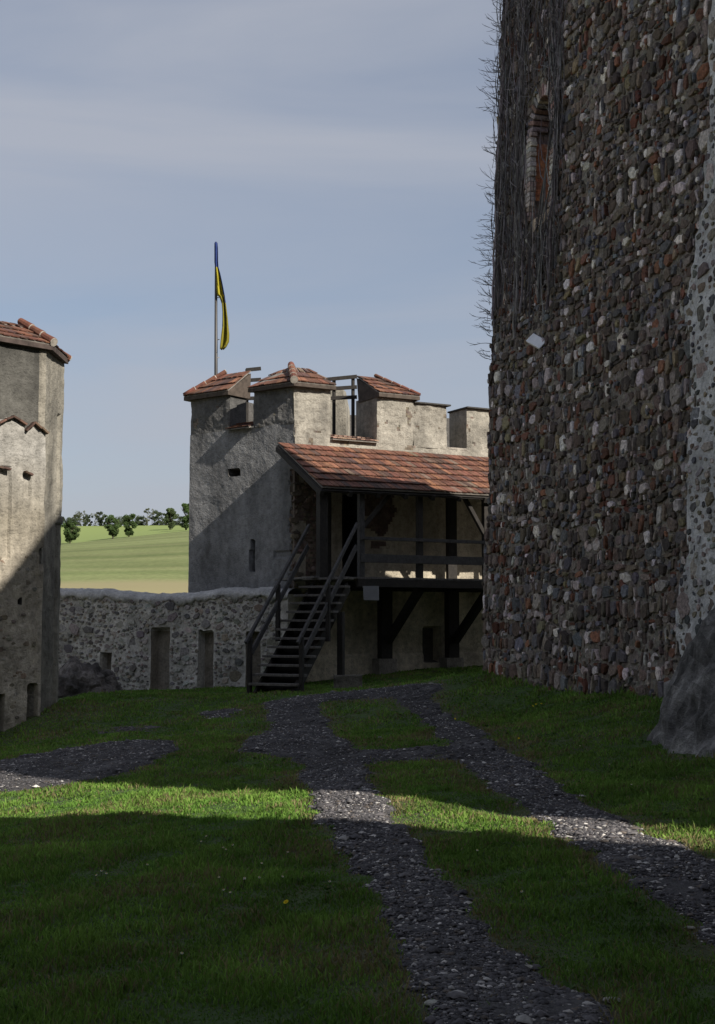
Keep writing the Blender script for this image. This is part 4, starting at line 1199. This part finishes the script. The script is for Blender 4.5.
lean_ = np.stack([dx*ln, dy*ln, np.zeros(n)], 1)
v0 = B-side; v1 = B+side
mid = B+lean_*.35+np.stack([np.zeros(n), np.zeros(n), H*.6], 1)
v2 = mid+side*.75; v3 = mid-side*.75
v4 = B+lean_+np.stack([np.zeros(n), np.zeros(n), H*(1-.25*(ln/H)**2)], 1)
V = np.stack([v0, v1, v2, v3, v4], 1).reshape(-1, 3)
b5 = np.arange(n)*5
Ft_ = np.concatenate([np.stack([b5, b5+1, b5+2], 1), np.stack([b5, b5+2, b5+3], 1), np.stack([b5+3, b5+2, b5+4], 1)])
g1 = np.array([.092,.188,.030]); g2 = np.array([.165,.275,.050]); br = np.array([.24,.21,.10])
mixv = np.clip(.45+.16*hv+.20*mm_+RNG.normal(0, .22, n), 0, 1)[:, None]
cc = 1.12*(g1*(1-mixv)+g2*mixv)
dd_ = (RNG.random(n) < (.06+.95*np.clip(dval-.25, 0, 1)))[:, None]
cc = np.where(dd_, br*RNG.uniform(.6,1.2,(n,1)), cc*RNG.uniform(.7,1.3,(n,1)))
cols = np.concatenate([cc]*3)
go = mkobj('lawn_grass', V, Ft_, cols, M['grass']); tag(go, kind='stuff'); go['label'] = 'short green grass of the courtyard lawn'; go['category'] = 'grass'

# broad-leaved weeds (clover, plantain) mixed into the turf
n = 5200; x, y = scatter(n, 4.5, 24, .6); mv = samp(GMn, x, y); prox = samp(blur(GM, 25), x, y)
ok = (mv < .45) & ~behind_any(x, y) & (RNG.random(len(x)) < (.12+1.5*prox*(1-prox)+.4*(x > 1.5)))
x, y = x[ok], y[ok]; V = []; Fc = []; Cc = []
zz = gz(x, y)
for a, b_, c_ in zip(x, y, zz):
    c0c = jit((.07,.13,.03), .3); r0 = random.uniform(.015,.04)
    for k in range(random.randint(4, 7)):
        t_ = random.uniform(0, 6.28); d = Vector((math.cos(t_), math.sin(t_), random.uniform(.2,.8))); s = Vector((-d.y, d.x, 0))*r0*.35; p = Vector((a, b_, c_+.012))
        i = len(V); V += [p, p+d*r0*.6+s, p+d*r0*1.2, p+d*r0*.6-s]; Fc.append((i,i+1,i+2,i+3)); Cc.append(c0c)
wo = mkobj('weeds', V, Fc, Cc, M['grass']); tag(wo, kind='stuff'); wo['label'] = 'low broad-leaved weeds growing in the lawn'; wo['category'] = 'weeds'

# pebbles
px_, py_ = [], []
for y0, y1, den in [(4.2, 7, 13000), (7, 10, 9000), (10, 15, 4500), (15, 29, 1200)]:
    n = int(den*(y1-y0)*2*(.275*y1+.6)); x, y = scatter(n, y0, y1, .6); m_ = samp(GMn, x, y)
    ok = (m_ > .44+RNG.normal(0, .07, len(x))) & ~behind_any(x, y); px_.append(x[ok]); py_.append(y[ok])
x = np.concatenate(px_); y = np.concatenate(py_); n = len(x); print('pebbles', n)
z = gz(x, y) + .022*np.clip((samp(GMn, x, y)-.48)*3, -1, 1)
s = RNG.gamma(1.9, .0015, n)+.0022; s *= np.where(RNG.random(n) < .02, 2.2, 1); s = np.minimum(s, .03)*(1+.045*y)
ang = RNG.uniform(0, 6.28, n); ca, sa_ = np.cos(ang), np.sin(ang); el = RNG.uniform(.9, 1.9, n)
oct_ = np.array([[1,0,0],[0,1,0],[-1,0,0],[0,-1,0],[0,0,1],[0,0,-1],[.62,.62,.35],[-.62,.62,.35],[-.62,-.62,.35],[.62,-.62,.35]], float)
Vv = oct_[None]*RNG.uniform(.7, 1.15, (n, 10, 1)); 
lx = Vv[:,:,0]*(s*el)[:,None]; ly = Vv[:,:,1]*s[:,None]; lz_ = Vv[:,:,2]*(s*RNG.uniform(.4,.8,n))[:,None]
V = np.stack([x[:,None]+lx*ca[:,None]-ly*sa_[:,None], y[:,None]+lx*sa_[:,None]+ly*ca[:,None], z[:,None]+lz_+s[:,None]*.35], 2).reshape(-1, 3)
of = np.array([[0,1,6],[1,2,7],[2,3,8],[3,0,9],[6,1,4],[1,7,4],[7,2,4],[2,8,4],[8,3,4],[3,9,4],[9,0,4],[0,6,4]])
Fp = (np.arange(n)[:,None,None]*10 + of[None]).reshape(-1, 3)
bcol = np.array([[.055,.053,.058],[.085,.08,.085],[.13,.125,.13],[.30,.29,.28],[.42,.40,.38],[.10,.085,.075]])
ci = RNG.choice(6, n, p=[.46,.26,.12,.06,.025,.075]); cc = 1.2*bcol[ci]*RNG.uniform(.75,1.25,(n,1))
po = mkobj('gravel', V, Fp, np.repeat(cc, 12, 0), M['pebble']); tag(po, kind='stuff'); po['label'] = 'dark grey gravel with pale chips in the wheel tracks'; po['category'] = 'gravel'

# larger loose stones beside the tracks
for i, (a, b_, sz_) in enumerate(sorted([(420,955,.045),(433,1006,.05),(527,970,.045),(545,992,.03),(380,738,.04),(494,958,.03),(470,946,.028),(612,1003,.05),(690,930,.035),(618,818,.03),(403,941,.022),(560,1003,.03)])):
    sz_ *= .55; g = ground_hit(a, b_); bm = bmesh.new(); bmesh.ops.create_icosphere(bm, subdivisions=2, radius=1)
    vs = [Vector((g.x+v.co.x*sz_*1.4*(1+.3*fn(*(v.co*1.3+Vector((i*3,0,0))))), g.y+v.co.y*sz_*(1+.3*fn(*(v.co*1.7+Vector((i,5,0))))), g.z+v.co.z*sz_*.45+.012)) for v in bm.verts]
    fs = [[v.index for v in f.verts] for f in bm.faces]; bm.free(); mb = MB(); mb.add(vs, fs, jit((.33,.31,.29), .2))
    tag(build(mb, 'loose_stone', M['rubble']), 'pale flat stone by the wheel tracks, '+ORD[i]+' from the left', 'stone', 'pale stones along the wheel tracks')

# flowers
def flower(px, py, kind, sc, i):
    g = ground_hit(px, py); mb = MB(); h = random.uniform(.05,.075); top = g+Vector((random.uniform(-.01,.01), random.uniform(-.01,.01), h))
    mb.tube([g, top], .0022, 4, (.06,.11,.03))
    r = (.020 if kind == 'd' else .014)*sc; tl_ = Vector((random.uniform(-.4,.4), -.6, 1)).normalized(); a = tl_.orthogonal().normalized(); b_ = tl_.cross(a)
    col = (.75,.60,.02) if kind == 'd' else (.75,.75,.72); n = 12
    for k in range(n):
        t_ = 2*math.pi*k/n; d = a*math.cos(t_)+b_*math.sin(t_); s_ = tl_.cross(d)*r*.24
        mb.add([top, top+d*r*.7+s_, top+d*r+tl_*.002, top+d*r*.7-s_], [(0,1,2,3)], jit(col, .08))
    mb.tube([top-tl_*.001, top+tl_*.006], [r*.42, r*.3], 8, (.70,.48,.02))
    if kind == 'd': o = tag(build(mb, 'dandelion', M['petal']), 'small yellow dandelion in the grass, '+ORD[i]+' from the left', 'flower', 'dandelions in the grass')
    else: o = tag(build(mb, 'daisy', M['petal']), 'tiny white daisy in the lawn, '+ORD[i]+' from the left', 'flower', 'daisies in the lawn')
for i, p in enumerate(sorted([(533,710),(536,708),(541,707),(519,743),(286,913),(455,723),(565,693)])): flower(*p, 'd', .85, i)
for i, p in enumerate(sorted([(101,880),(105,883),(200,850),(223,855),(227,857),(233,853),(219,886),(246,889),(243,890),(223,901),(230,902),(288,860),(263,874),(181,969),(258,890),(283,886),(148,874),(95,884),(206,845),(330,890),(150,700),(205,722),(610,770),(580,752),(632,790),(600,740),(560,790),(522,905),(478,860)])): flower(*p, 'w', .6, i)
